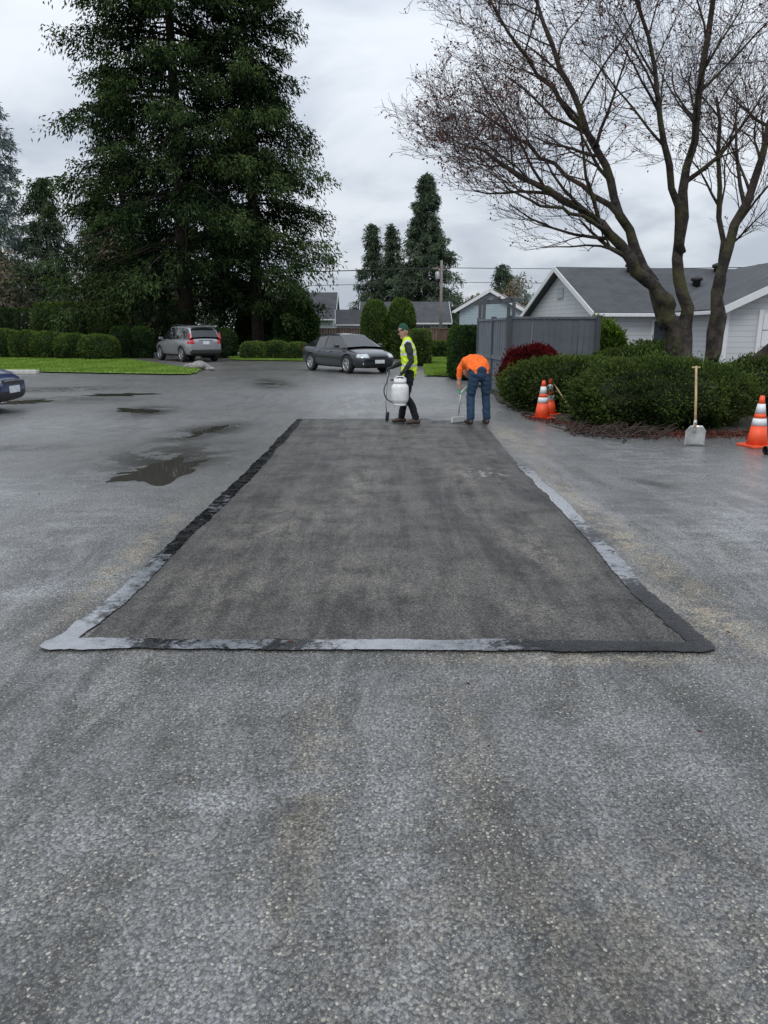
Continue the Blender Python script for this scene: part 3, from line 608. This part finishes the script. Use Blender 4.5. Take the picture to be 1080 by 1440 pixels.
def car(name,loc,rz,s,pm,kind):
    e=E(name,loc,rz,s)
    if kind=='sedan':
        B=[(-2.30,.42,.86,.66),(-2.24,.26,1.02,.80),(-1.95,.22,1.07,.88),(-1.3,.20,1.03,.905),(-.6,.18,.99,.905),(.2,.18,.965,.905),(.95,.18,.95,.905),(1.45,.19,.90,.895),(1.9,.2,.82,.865),(2.2,.2,.72,.77),(2.33,.30,.60,.60)]
        G=[(-1.95,1.06,.66,.62),(-1.15,1.37,.80,.60),(-.95,1.41,.82,.60),(-.30,1.455,.83,.61),(-.22,1.457,.83,.61),(.25,1.44,.83,.60),(.45,1.42,.82,.58),(1.28,.98,.74,.66)]
        belt=.93; wx=(-1.36,1.38); wr=.335
    else:
        B=[(-2.28,.5,1.02,.72),(-2.22,.32,1.12,.84),(-1.95,.28,1.13,.91),(-1.3,.26,1.12,.93),(-.6,.25,1.10,.93),(.2,.25,1.08,.93),(.95,.25,1.06,.93),(1.4,.26,1.02,.92),(1.85,.28,.96,.88),(2.15,.3,.84,.78),(2.27,.42,.70,.62)]
        G=[(-2.2,1.18,.76,.70),(-1.98,1.58,.84,.66),(-1.8,1.66,.85,.66),(-.62,1.72,.86,.67),(-.54,1.72,.86,.67),(.15,1.70,.86,.66),(.35,1.67,.85,.64),(1.2,1.1,.78,.70)]
        belt=1.04; wx=(-1.36,1.36); wr=.37
    v=[];f=[]; n=12
    for (x,zb,zt,w_) in B:
        hf=[(0,zb),(.8*w_,zb),(.97*w_,zb+.09),(w_,zb+(zt-zb)*.5),(.975*w_,zt-.10),(.84*w_,zt-.01),(0,zt+.025)]
        v+=[(x,a,b) for a,b in hf]+[(x,-a,b) for a,b in hf[-2:0:-1]]
    for i in range(len(B)-1):
        for k in range(n): k2=(k+1)%n; f.append((i*n+k,i*n+k2,(i+1)*n+k2,(i+1)*n+k))
    f.append(tuple(range(n))[::-1]); f.append(tuple((len(B)-1)*n+k for k in range(n)))
    ob=mesh('tmp',v,f,[pm,M_dark,M_lamp,M_tail,M_chrome],None,True)
    bm=bmesh.new(); bm.from_mesh(ob.data); bmesh.ops.recalc_face_normals(bm,faces=bm.faces); bm.to_mesh(ob.data); bm.free()
    m=ob.modifiers.new('s','SUBSURF'); m.levels=3; m.render_levels=3
    cut=[]
    for x in wx:
        bmc=bmesh.new(); bmesh.ops.create_cone(bmc,cap_ends=True,segments=40,radius1=wr+.055,radius2=wr+.055,depth=4)
        me=bpy.data.meshes.new('c'); bmc.to_mesh(me); bmc.free(); me.materials.append(M_dark)
        for y_ in (1,-1):
            c=bpy.data.objects.new('c',me.copy())
            for vv in c.data.vertices: vv.co.z*=.13
            c.rotation_euler=(math.pi/2,0,0); c.location=(x,y_*.88,wr); link(c); cut.append(c)
            md=ob.modifiers.new('b','BOOLEAN'); md.operation='DIFFERENCE'; md.object=c; md.solver='EXACT'
    bpy.context.view_layer.update()
    dg=bpy.context.evaluated_depsgraph_get(); me=bpy.data.meshes.new_from_object(ob.evaluated_get(dg))
    bpy.data.objects.remove(ob)
    for c in cut: bpy.data.objects.remove(c)
    def idx(mm):
        for i_,q in enumerate(me.materials):
            if q==mm: return i_
        me.materials.append(mm); return len(me.materials)-1
    iD,iL,iT,iC=idx(M_dark),idx(M_lamp),idx(M_tail),idx(M_chrome)
    for p in me.polygons:
        x,y,z_=p.center; ay=abs(y); p.use_smooth=True
        if any((x-a)**2+(z_-wr)**2<(wr+.05)**2 for a in wx) and ay<.9 and ay>.58: p.material_index=iD; continue
        if kind=='sedan':
            if x>1.95 and ay>.45 and .60<z_<.73: p.material_index=iL
            elif x>2.2 and ay<.42 and .53<z_<.64: p.material_index=iD
            elif x>2.05 and ay<.62 and .26<z_<.42: p.material_index=iD
            elif x<-2.1 and .80<z_<.94: p.material_index=iT
            elif z_<.25: p.material_index=iD
        else:
            if x>1.85 and ay>.5 and .72<z_<.86: p.material_index=iL
            elif x>2.1 and ay<.45 and .66<z_<.8: p.material_index=iD
            elif x<-2.0 and ay>.60 and .86<z_<1.1: p.material_index=iT
            elif z_<.36: p.material_index=iD
            elif x<-2.15 and z_<.52 : p.material_index=iD
    link(bpy.data.objects.new('body',me),e)
    v=[];f=[];mi=[]; n=9
    for (x,zr,wb,wt) in G:
        zb=belt-.08; lo=min(belt+.02,zr-.02)
        rm=zr-.075 if zr-belt>.15 else zr-.012
        wtt=wt if zr-belt>.15 else wb-.03
        hf=[(wb+.03,zb),(wb+.02,lo),(wtt+.045,rm),(wtt-.04,zr-.008),(0,zr+.02)]
        v+=[(x,a,b) for a,b in hf]+[(x,-a,b) for a,b in hf[-2::-1]]
    for i in range(len(G)-1):
        for k in range(n-1):
            f.append((i*n+k,(i+1)*n+k,(i+1)*n+k+1,i*n+k+1))
            kk=k if k<4 else 7-k
            pil=abs(G[i][0]-G[i+1][0])<.1
            if kk==1: mi.append(1 if not pil else 2)
            elif kk==3 and (i>=len(G)-2 or i==0): mi.append(1)
            else: mi.append(0)
    go=mesh('cabin',v,f,[pm,M_cg,M_dark],e,True)
    for p,k in zip(go.data.polygons,mi): p.material_index=k; p.use_smooth=(k==0)
    bm=bmesh.new(); bm.from_mesh(go.data); bmesh.ops.recalc_face_normals(bm,faces=bm.faces); bm.to_mesh(go.data); bm.free()
    for x in wx:
        for s_ in (1,-1):
            y_=s_*(.80 if kind=='sedan' else .82)
            lathe('tyre',[(wr*.6,-.11),(wr*.93,-.11),(wr,-.08),(wr,.08),(wr*.93,.11),(wr*.68,.11),(wr*.66,.06)],M_tyre,e,30,(x,y_,wr),(-math.pi/2*s_,0,0))
            lathe('rim',[(wr*.66,.0),(wr*.67,.10),(wr*.62,.105),(wr*.58,.055),(.02,.05)],M_dark,e,30,(x,y_,wr),(-math.pi/2*s_,0,0))
            for k in range(5):
                a=k*2*math.pi/5+.3; rr=wr*.36
                box('spoke',(x+math.cos(a)*rr,y_+s_*.085,wr+math.sin(a)*rr),(wr*.62,.03,.07),M_rim,e,bev=.008,ry=-a)
            lathe('hub',[(.06,.05),(.06,.10),(.04,.11)],M_rim,e,14,(x,y_,wr),(-math.pi/2*s_,0,0))
            lathe('rim_ring',[(wr*.60,.085),(wr*.66,.085),(wr*.66,.112),(wr*.60,.112),(wr*.60,.085)],M_rim,e,30,(x,y_,wr),(-math.pi/2*s_,0,0))
    mz=belt+.08
    for s_ in (1,-1):
        box('mirror',(.88,s_*1.0,mz),(.14,.2,.13),pm,e,bev=.04)
        for hx in (-.75,.15): box('door_handle',(hx,s_*.925 if kind=='sedan' else s_*.945,belt-.13),(.2,.03,.03),M_chrome if kind=='sedan' else pm,e,bev=.008)
    if kind=='sedan':
        box('front_plate',(2.335,0,.45),(.02,.42,.13),M_plate,e); box('rear_plate',(-2.31,0,.7),(.02,.34,.15),M_plate,e)
        for s_ in (1,-1): box('fog_lamp',(2.2,s_*.62,.38),(.05,.16,.07),M_lamp,e,bev=.02,rz=-s_*.5)
        box('grille_bar',(2.325,0,.62),(.02,.7,.02),M_chrome,e)
    else:
        box('rear_plate',(-2.30,0,.92),(.02,.34,.16),M_plate,e)
        for s_ in (1,-1):
            tube('roof_rail',[(-1.6,s_*.66,1.72),(-.5,s_*.67,1.77),(.2,s_*.66,1.74)],.02,M_dark,e,6)
            box('upper_tail_lamp',(-2.13,s_*.78,1.22),(.12,.09,.32),M_tail,e,bev=.03,ry=.3)
        box('rear_bumper',(-2.25,0,.5),(.14,1.5,.2),M_dark,e,bev=.05)
        box('tail_trim',(-2.30,0,1.04),(.03,.7,.04),M_chrome,e)
        box('rear_spoiler',(-2.0,0,1.69),(.28,1.2,.04),pm,e,bev=.015)
    return e
car('dark_grey_sedan',(-1.55,31.3,0),math.radians(-55),1.04,paint('dark_grey_paint',(.025,.03,.038),.35,(-.95,-.26,.85)),'sedan')
car('silver_suv',(-11.0,42.3,0),math.radians(180-52),1.1,paint('silver_paint',(.36,.36,.38),.5,(-.98,-.58,.8)),'suv')
car('blue_parked_car',(-10.1,15.4,0),math.radians(2),1.05,paint('blue_paint',(.015,.035,.13),.3,(-.95,-.26,.85)),'sedan')

# ---------------------------------------------------------------- CONES, TOOLS, DEBRIS
M_or=simple('cone_orange',(.88,.10,.03),.5,var=.1); M_wh=simple('reflective_white',(.75,.76,.78),.35,var=.08); M_blk=simple('rubber_base',(.78,.09,.03),.6,var=.2)
def cone(loc,s=1.,rz=0.):
    e=E('traffic_cone',loc,rz,s)
    r=lambda z_: .145-(.145-.028)*(z_-.03)/.68
    box('base',(0,0,.018),(.37,.37,.036),M_blk,e,bev=.012)
    for a,b,m in [(.03,.30,M_or),(.30,.40,M_wh),(.40,.47,M_or),(.47,.60,M_wh),(.60,.71,M_or)]:
        ex=.003 if m==M_wh else 0
        lathe('band' if m==M_wh else 'body',[(r(a)+ex,a),(r(b)+ex,b)],m,e,24)
    return e
cone((3.04,14.25,0),1.02,.3); cone((3.3,14.85,0),1.02,.8); cone((5.44,10.72,0),1.04,.2)
M_ash=simple('ash_handle',(.42,.30,.16),.6,var=.25,scale=12); M_alu=simple('aluminium',(.62,.62,.6),.38,.7,var=.2)
sh=E('scoop_shovel',(4.53,10.75,0))
tube('handle',[(.0,.0,.27),(.03,.15,.7),(.06,.32,1.14)],[.019,.017,.016],M_ash,sh)
tube('grip_side',[(0,.32,1.12),(.12,.32,1.12)],.013,M_ash,sh)
v=[];f=[]
for i in range(9):
    zz=i/8*.30; hw=.145 if i<7 else .145-(i-6)*.03
    for k in range(9):
        a=-1+k/4; v.append((a*hw,-.045+.055*(1-abs(a)**2.5)-.02*(zz/.3)+.02,zz+.005))
for i in range(8):
    for k in range(8): f.append((i*9+k,i*9+k+1,(i+1)*9+k+1,(i+1)*9+k))
so_=mesh('blade',v,f,M_alu,sh,True); md=so_.modifiers.new('t','SOLIDIFY'); md.thickness=.005
tube('socket',[(0,.02,.2),(0.008,.035,.38)],[.03,.022],M_alu,sh)
M_pipe=simple('black_pipe',(.03,.03,.03),.45)
pp=E('metal_pipe',(5.2,10.0,.06))
T=Tubes(); T.add([(0,0,0),(.9,.12,0)],[.06,.06],16,False); T.add([(0,0,0),(.9,.12,0)],[.046,.046],16,False); T.obj('pipe',M_pipe,pp)
ro=E('broom',(0,0,0)); tube('handle',[(3.3,15.0,.75),(3.62,13.95,.06)],.014,M_ash,ro); box('head',(3.65,13.88,.05),(.4,.08,.07),M_dark,ro,rz=.4,bev=.01)
T=Tubes()
for i in range(130):
    x=rb.uniform(3.0,4.2);y=rb.gauss(12.05,.28)-.12*(x-3.3); a=rb.gauss(.2,.9);L=rb.uniform(.12,.8)
    T.add([(x,y,.02),(x+math.cos(a)*L*.5,y+math.sin(a)*L*.5,.04+rb.uniform(0,.12)),(x+math.cos(a)*L,y+math.sin(a)*L,.03+rb.uniform(0,.2))],[.013,.010,.005],4)
T.obj('twig_pile',simple('twigs',(.045,.028,.02),.8))
n=3200; q=np.c_[R.uniform(2.7,6.8,n),np.zeros(n),np.full(n,.036)]; q[:,1]=12.0-.06*(q[:,0]-3)+R.normal(size=n)*.25+np.clip(3.9-q[:,0],0,1.2)*1.9
leaves('leaf_litter',q,R.normal(size=(n,3))*np.array([1,1,.25]),R.uniform(.02,.07,size=n),.03,R.uniform(size=n),M_dry)
n=600; q=np.c_[R.uniform(-7,7,n),R.uniform(2,24,n),np.full(n,.018)]
leaves('fallen_leaves',q,R.normal(size=(n,3))*np.array([1,1,.1]),R.uniform(.01,.04,size=n),.010,R.uniform(size=n),M_dry)
M_rock=simple('rock',(.22,.21,.2),.8,var=.3,bump=.6,bscale=10)
def rock(x,y,s,seed):
    bm=bmesh.new(); bmesh.ops.create_icosphere(bm,subdivisions=3,radius=s)
    C=np.array([v.co[:] for v in bm.verts]); k=1+.22*fn(C/s,2.4,seed)
    for v_,c,kk in zip(bm.verts,C,k): v_.co=Vector((c[0]*kk*1.3,c[1]*kk,c[2]*kk*.75))
    me=bpy.data.meshes.new('boulder'); bm.to_mesh(me); bm.free(); me.materials.append(M_rock); o=bpy.data.objects.new('boulder',me); o.location=(x,y,s*.45); link(o)
rock(-7.9,32.3,.32,1); rock(-8.5,33.0,.22,2); rock(-7.3,31.6,.15,3); rock(-8.9,36,.2,4)

# ---------------------------------------------------------------- PEOPLE
class Body:
    def __init__(s): s.v=[];s.f=[];s.seg=[]
    def loft(s,secs,lab,right=(0,1,0),n=16):
        P=[Vector(q[0]) for q in secs]; rt=Vector(right); m=len(P)
        d0=(P[1]-P[0]).normalized(); d1=(P[-1]-P[-2]).normalized()
        L=[(P[0]-d0*secs[0][2]*.75,secs[0][1]*.35,secs[0][2]*.35,d0),(P[0]-d0*secs[0][2]*.45,secs[0][1]*.78,secs[0][2]*.78,d0)]
        for i in range(m): L.append((P[i],secs[i][1],secs[i][2],(P[min(i+1,m-1)]-P[max(i-1,0)]).normalized()))
        L+=[(P[-1]+d1*secs[-1][2]*.45,secs[-1][1]*.78,secs[-1][2]*.78,d1),(P[-1]+d1*secs[-1][2]*.75,secs[-1][1]*.35,secs[-1][2]*.35,d1)]
        b0=len(s.v)
        for p,ra,rb_,d in L:
            a=(rt-d*rt.dot(d)).normalized(); c=d.cross(a)
            for k in range(n):
                t_=2*math.pi*k/n; q=p+a*math.cos(t_)*ra+c*math.sin(t_)*rb_; s.v.append(tuple(q))
        for i in range(len(L)-1):
            for k in range(n):
                k2=(k+1)%n; s.f.append((b0+i*n+k,b0+i*n+k2,b0+(i+1)*n+k2,b0+(i+1)*n+k))
        s.f.append(tuple(b0+k for k in range(n))[::-1]); s.f.append(tuple(b0+(len(L)-1)*n+k for k in range(n)))
        for i in range(m-1): s.seg.append((P[i],P[i+1],(secs[i][1]+secs[i][2])/2,(secs[i+1][1]+secs[i+1][2])/2,lab))
    def hand(s,w,d,palm,lab,side=1,curl=1.):
        w=Vector(w);d=Vector(d).normalized();palm=Vector(palm); palm=(palm-d*palm.dot(d)).normalized(); ac=d.cross(palm)*side
        s.loft([(w,.028,.024),(w+d*.04,.038,.019),(w+d*.085,.042,.017)],lab,right=tuple(ac))
        for i,(o,L) in enumerate(((-.032,.066),(-.011,.076),(.010,.072),(.031,.058))):
            pts=[w+d*.075+ac*o]; ang=0
            for j,fr in enumerate((.46,.35,.29)):
                ang+=(.55,.75,.6)[j]*curl; dd=d*math.cos(ang)+palm*math.sin(ang)
                pts.append(pts[-1]+dd*L*fr)
            s.loft([(pts[0],.0095,.0095),(pts[1],.009,.009),(pts[2],.0085,.0085),(pts[3],.0075,.0075)],lab,right=tuple(ac),n=8)
        tb_=w+d*.03-ac*.03; d2=(d*.6-ac*.5+palm*.5).normalized(); d3=(d*.7+palm*.7+ac*.2).normalized()
        s.loft([(tb_,.013,.013),(tb_+d2*.035,.0115,.0115),(tb_+d2*.035+d3*.03,.0095,.0095)],lab,right=tuple(palm),n=8)
    def build(s,name,mats,parent,voxel=.0075,over=None):
        o=mesh('tmpb',s.v,s.f,M_dark)
        bm=bmesh.new(); bm.from_mesh(o.data); bmesh.ops.recalc_face_normals(bm,faces=bm.faces); bm.to_mesh(o.data); bm.free()
        m=o.modifiers.new('r','REMESH'); m.mode='VOXEL'; m.voxel_size=voxel; m.use_smooth_shade=True
        m2=o.modifiers.new('s','SMOOTH'); m2.iterations=3; m2.factor=.5
        bpy.context.view_layer.update(); dg=bpy.context.evaluated_depsgraph_get()
        me=bpy.data.meshes.new_from_object(o.evaluated_get(dg)); bpy.data.objects.remove(o)
        nv=len(me.vertices); V=np.empty(nv*3); me.vertices.foreach_get('co',V); V=V.reshape(-1,3); N=np.empty(nv*3); me.vertices.foreach_get('normal',N); N=N.reshape(-1,3)
        msk=np.clip((V[:,2]-.14)*8,0,1)*(V[:,2]<1.42)
        V=V+N*((fn(V*np.array([1,1,1.8]),17,3)+.6*fn(V,34,7))*.010*msk)[:,None]; me.vertices.foreach_set('co',V.ravel())
        nf=len(me.polygons); C=np.empty(nf*3); me.polygons.foreach_get('center',C); C=C.reshape(-1,3)
        best=np.full(nf,1e9); lab=np.zeros(nf,int); names=list(mats.keys())
        for a,b,ra,rb_,l in s.seg:
            A=np.array(a);Bv=np.array(b)-A; tt=np.clip((C-A)@Bv/max(Bv@Bv,1e-9),0,1)
            d=np.linalg.norm(C-A-tt[:,None]*Bv,axis=1)-(ra+(rb_-ra)*tt)
            k=d<best; best[k]=d[k]; lab[k]=names.index(l)
        if over: lab=over(C,lab,names)
        me.materials.clear()
        for nme in names: me.materials.append(mats[nme])
        me.polygons.foreach_set('material_index',lab.astype(np.int32)); me.polygons.foreach_set('use_smooth',np.ones(nf,bool)); me.update()
        return link(bpy.data.objects.new(name,me),parent)
def cloth(name,c,rough=.85): return simple(name,c,rough,var=.25,scale=9,spec=.2,bump=.5,bscale=25)
M_skin=simple('skin',(.48,.27,.19),.5,var=.08); M_vest=cloth('hi_vis_yellow',(.66,.88,.05)); M_shirt=cloth('dark_sweatshirt',(.03,.035,.035)); M_pants=cloth('black_work_trousers',(.018,.018,.02))
M_boot=simple('brown_boots',(.05,.032,.022),.6); M_cap=cloth('green_cap',(.02,.07,.045)); M_hair=simple('hair',(.03,.02,.012),.7); M_jean=cloth('blue_jeans',(.028,.052,.095)); M_ors=cloth('hi_vis_orange',(.95,.17,.03)); M_glg=cloth('green_gloves',(.08,.38,.16)); M_gld=cloth('dark_gloves',(.04,.04,.04)); M_refl=simple('reflective_tape',(.6,.62,.62),.35)
M_white_tank=simple('white_tank_paint',(.72,.73,.72),.35,var=.1)
M_eye=simple('eye',(.02,.015,.01),.2)
def head(B,c,fwd,upv,lab='skin',cap='cap',hair='hair'):
    c=Vector(c);f_=Vector(fwd).normalized();u=Vector(upv).normalized(); u=(u-f_*u.dot(f_)).normalized(); rt=f_.cross(u)
    r=tuple(rt)
    B.loft([(c-u*.085+f_*.035,.045,.050),(c-u*.05+f_*.02,.062,.078),(c+u*.0,.074,.094),(c+u*.04,.076,.097)],lab,r)
    B.loft([(c+u*.045-f_*.004,.080,.100),(c+u*.085-f_*.004,.070,.086)],cap,r)
    B.loft([(c-f_*.045+u*.03,.072,.05),(c-f_*.055-u*.03,.062,.04)],hair,r)
    B.loft([(c+f_*.088+u*.012,.010,.010),(c+f_*.107-u*.018,.014,.013)],lab,r,8)
    B.loft([(c+f_*.075-u*.057-rt*.018,.008,.008),(c+f_*.08-u*.057,.010,.010),(c+f_*.075-u*.057+rt*.018,.008,.008)],lab,tuple(u),8)
    for s_ in (-1,1): B.loft([(c+rt*s_*.078-u*.022-f_*.008,.010,.016),(c+rt*s_*.082+u*.018-f_*.014,.012,.018)],lab,r,8)
    B.loft([(c+f_*.03-u*.10,.03,.03),(c+f_*.07-u*.092,.028,.022)],lab,r,8)
    return c,f_,u,rt
e1=E('worker_in_yellow_vest',(.45,13.42,0))
B=Body()
def W(fx,y,z_): return (-fx,y,z_)
for s_,hx,kx,ax_ in ((-1,0,.05,-.12),(1,.0,.10,.13)):
    y_=.095*s_
    B.loft([(W(hx,y_,.90),.088,.105),(W(hx+.03,y_,.72),.080,.088),(W(kx,y_*1.05,.50),.062,.066),(W((kx+ax_)/2-.02,y_*1.1,.33),.062,.066),(W(ax_,y_*1.15,.13),.062,.064)],'pants')
    B.loft([(W(ax_-.055,y_*1.15,.055),.042,.045),(W(ax_+.05,y_*1.2,.06),.048,.048),(W(ax_+.15,y_*1.3,.042),.046,.034)],'boot')
    B.loft([(W(ax_,y_*1.15,.15),.05,.055),(W(ax_,y_*1.15,.07),.05,.055)],'boot')
B.loft([(W(0,0,.88),.155,.115),(W(.0,0,.98),.160,.115)],'pants')
B.loft([(W(.0,0,.90),.180,.145),(W(-.005,0,1.05),.170,.138),(W(.01,0,1.2),.18,.145),(W(.03,0,1.34),.19,.14),(W(.035,0,1.43),.15,.10)],'vest')
B.loft([(W(.04,0,1.44),.065,.065),(W(.075,0,1.53),.055,.058)],'skin')
B.loft([(W(.03,0,1.44),.085,.085),(W(.045,0,1.485),.075,.078)],'shirt')
hc=head(B,W(.10,0,1.625),(-1,-.08,-.28),(0,0,1))
B.loft([(Vector(hc[0])+hc[1]*.09+hc[2]*.05,.06,.008),(Vector(hc[0])+hc[1]*.15+hc[2]*.042,.045,.007)],'cap',tuple(hc[3]),10)
B.loft([(W(.03,-.165,1.40),.064,.068),(W(.0,-.215,1.30),.058,.060),(W(-.03,-.235,1.13),.050,.052),(W(.06,-.25,1.0),.044,.046),(W(.14,-.262,.915),.036,.036)],'shirt')
B.hand(W(.145,-.264,.905),(-.3,-.1,-1),(.0,1,0),'glove',1,1.1)
B.loft([(W(.03,.165,1.40),.062,.066),(W(.05,.21,1.28),.056,.058),(W(.08,.225,1.12),.048,.05),(W(.2,.18,1.05),.042,.044),(W(.31,.12,1.0),.033,.033)],'shirt')
B.hand(W(.315,.118,.998),(-1,-.35,-.2),(0,-.4,-1),'glove',-1,1.2)
def over1(C,lab,names):
    v=names.index('vest');r=names.index('tape')
    k=(lab==v)&(((C[:,2]>1.02)&(C[:,2]<1.065))|((C[:,2]>1.22)&(C[:,2]<1.26))|((np.abs(np.abs(C[:,1])-.11)<.022)&(C[:,2]>1.265)))
    lab[k]=r; return lab
B.build('body',{'skin':M_skin,'vest':M_vest,'shirt':M_shirt,'pants':M_pants,'boot':M_boot,'cap':M_cap,'hair':M_hair,'glove':M_gld,'tape':M_refl},e1,over=over1)
for s_ in (-1,1): lathe('eye',[(.001,-.009),(.009,-.005),(.011,0),(.009,.005),(.001,.009)],M_eye,e1,10,tuple(Vector(hc[0])+hc[1]*.086+hc[2]*.006+hc[3]*s_*.032))
tk=bpy.data.objects.new('propane_tank',None); tk.location=W(.17,-.30,.36); link(tk,e1)
lathe('tank_shell',[(.10,.0),(.115,.01),(.115,.03),(.10,.04),(.14,.07),(.155,.12),(.155,.30),(.145,.35),(.11,.385),(.04,.40)],M_white_tank,tk,32)
lathe('collar',[(.105,.37),(.105,.47),(.112,.475),(.112,.365),(.105,.37)],M_white_tank,tk,28)
lathe('valve',[(.022,.39),(.022,.45),(.03,.455),(.03,.475),(.01,.48)],M_chrome,tk,12)
tube('carry_handle',[(-.10,0,.47),(-.06,0,.505),(.06,0,.505),(.10,0,.47)],.01,M_white_tank,tk,8)
hp=[]
for k in range(25):
    a=k/24*2*math.pi*.93; hp.append(W(.28+.17*math.cos(a+1.2),-.33+.03*math.sin(a*2),.62+.20*math.sin(a+1.2)))
tube('gas_hose',[W(.19,-.30,.80)]+hp+[W(.35,.05,.95)],.010,M_dark,e1,8)
tube('torch_wand',[W(.27,.14,1.06),W(.38,.08,.92),W(.42,-.06,.35),W(.40,-.10,.2)],.009,simple('steel',(.25,.26,.28),.4,.8),e1,8)
lathe('torch_bell',[(.02,0),(.032,.03),(.034,.16),(.028,.17)],M_dark,e1,16,W(.40,-.1,.06),(.2,.1,0))
e2=E('worker_in_orange_shirt',(1.70,13.35,0)); e2.rotation_euler=(0,0,math.radians(12))
B=Body(); rt=(1,0,0)
for s_ in (-1,1):
    x=s_*.105
    B.loft([(( x*.95,.0,.90),.100,.118),((x*1.15,.0,.72),.094,.10),((x*1.35,.04,.50),.074,.078),((x*1.4,.01,.32),.074,.074),((x*1.45,-.02,.12),.072,.074)],'pants',rt)
    B.loft([((x*1.45,-.06,.055),.043,.045),((x*1.5,.05,.06),.05,.048),((x*1.65,.16,.042),.047,.034)],'boot',rt)
    B.loft([((x*1.45,-.02,.15),.055,.055),((x*1.45,-.02,.07),.052,.055)],'boot',rt)
B.loft([((0,.0,.86),.172,.135),((0,.0,.95),.178,.145),((0,.06,1.0),.172,.14)],'pants',rt)
B.loft([((0,.02,.95),.20,.155),((0,.14,1.05),.215,.155),((-.01,.28,1.09),.22,.15),((-.02,.42,1.07),.215,.135),((-.02,.50,1.03),.15,.10)],'shirt',rt)
B.loft([((-.02,.50,1.02),.065,.062),((-.02,.58,.96),.055,.055)],'skin',rt)
hc2=head(B,(-.02,.65,.90),(0,.35,-1),(0,1,.2))
B.loft([((-.18,.43,1.04),.066,.07),((-.225,.44,.95),.060,.062),((-.24,.43,.84),.056,.056)],'shirt',rt)
B.loft([((-.24,.43,.83),.042,.043),((-.25,.42,.74),.042,.043),((-.235,.40,.62),.03,.032)],'skin',rt)
B.hand((-.235,.40,.62),(0.02,-.05,-1),(1,0,0),'glove',1,1.0)
B.loft([((.15,.43,1.04),.066,.07),((.20,.46,.94),.060,.062),((.21,.47,.84),.056,.056)],'shirt',rt)
B.loft([((.21,.47,.83),.042,.043),((.12,.46,.73),.042,.043),((-.02,.44,.66),.03,.032)],'skin',rt)
B.hand((-.02,.44,.66),(-1,-.05,-.5),(0,0,-1),'glove',-1,1.0)
B.build('body',{'skin':M_skin,'shirt':M_ors,'pants':M_jean,'boot':M_boot,'cap':M_cap,'hair':M_hair,'glove':M_glg},e2)
for s_ in (-1,1): lathe('eye',[(.001,-.009),(.009,-.005),(.011,0),(.009,.005),(.001,.009)],M_eye,e2,10,tuple(Vector(hc2[0])+hc2[1]*.086+hc2[2]*.006+hc2[3]*s_*.032))
tube('squeegee_handle',[(-.02,.46,.70),(-.21,.38,.55),(-.27,.34,.10)],.014,M_alu,e2,8)
box('squeegee_head',(-.275,.33,.06),(.34,.04,.10),simple('pale_plastic',(.55,.56,.55),.5),e2,bev=.01,rz=.5)
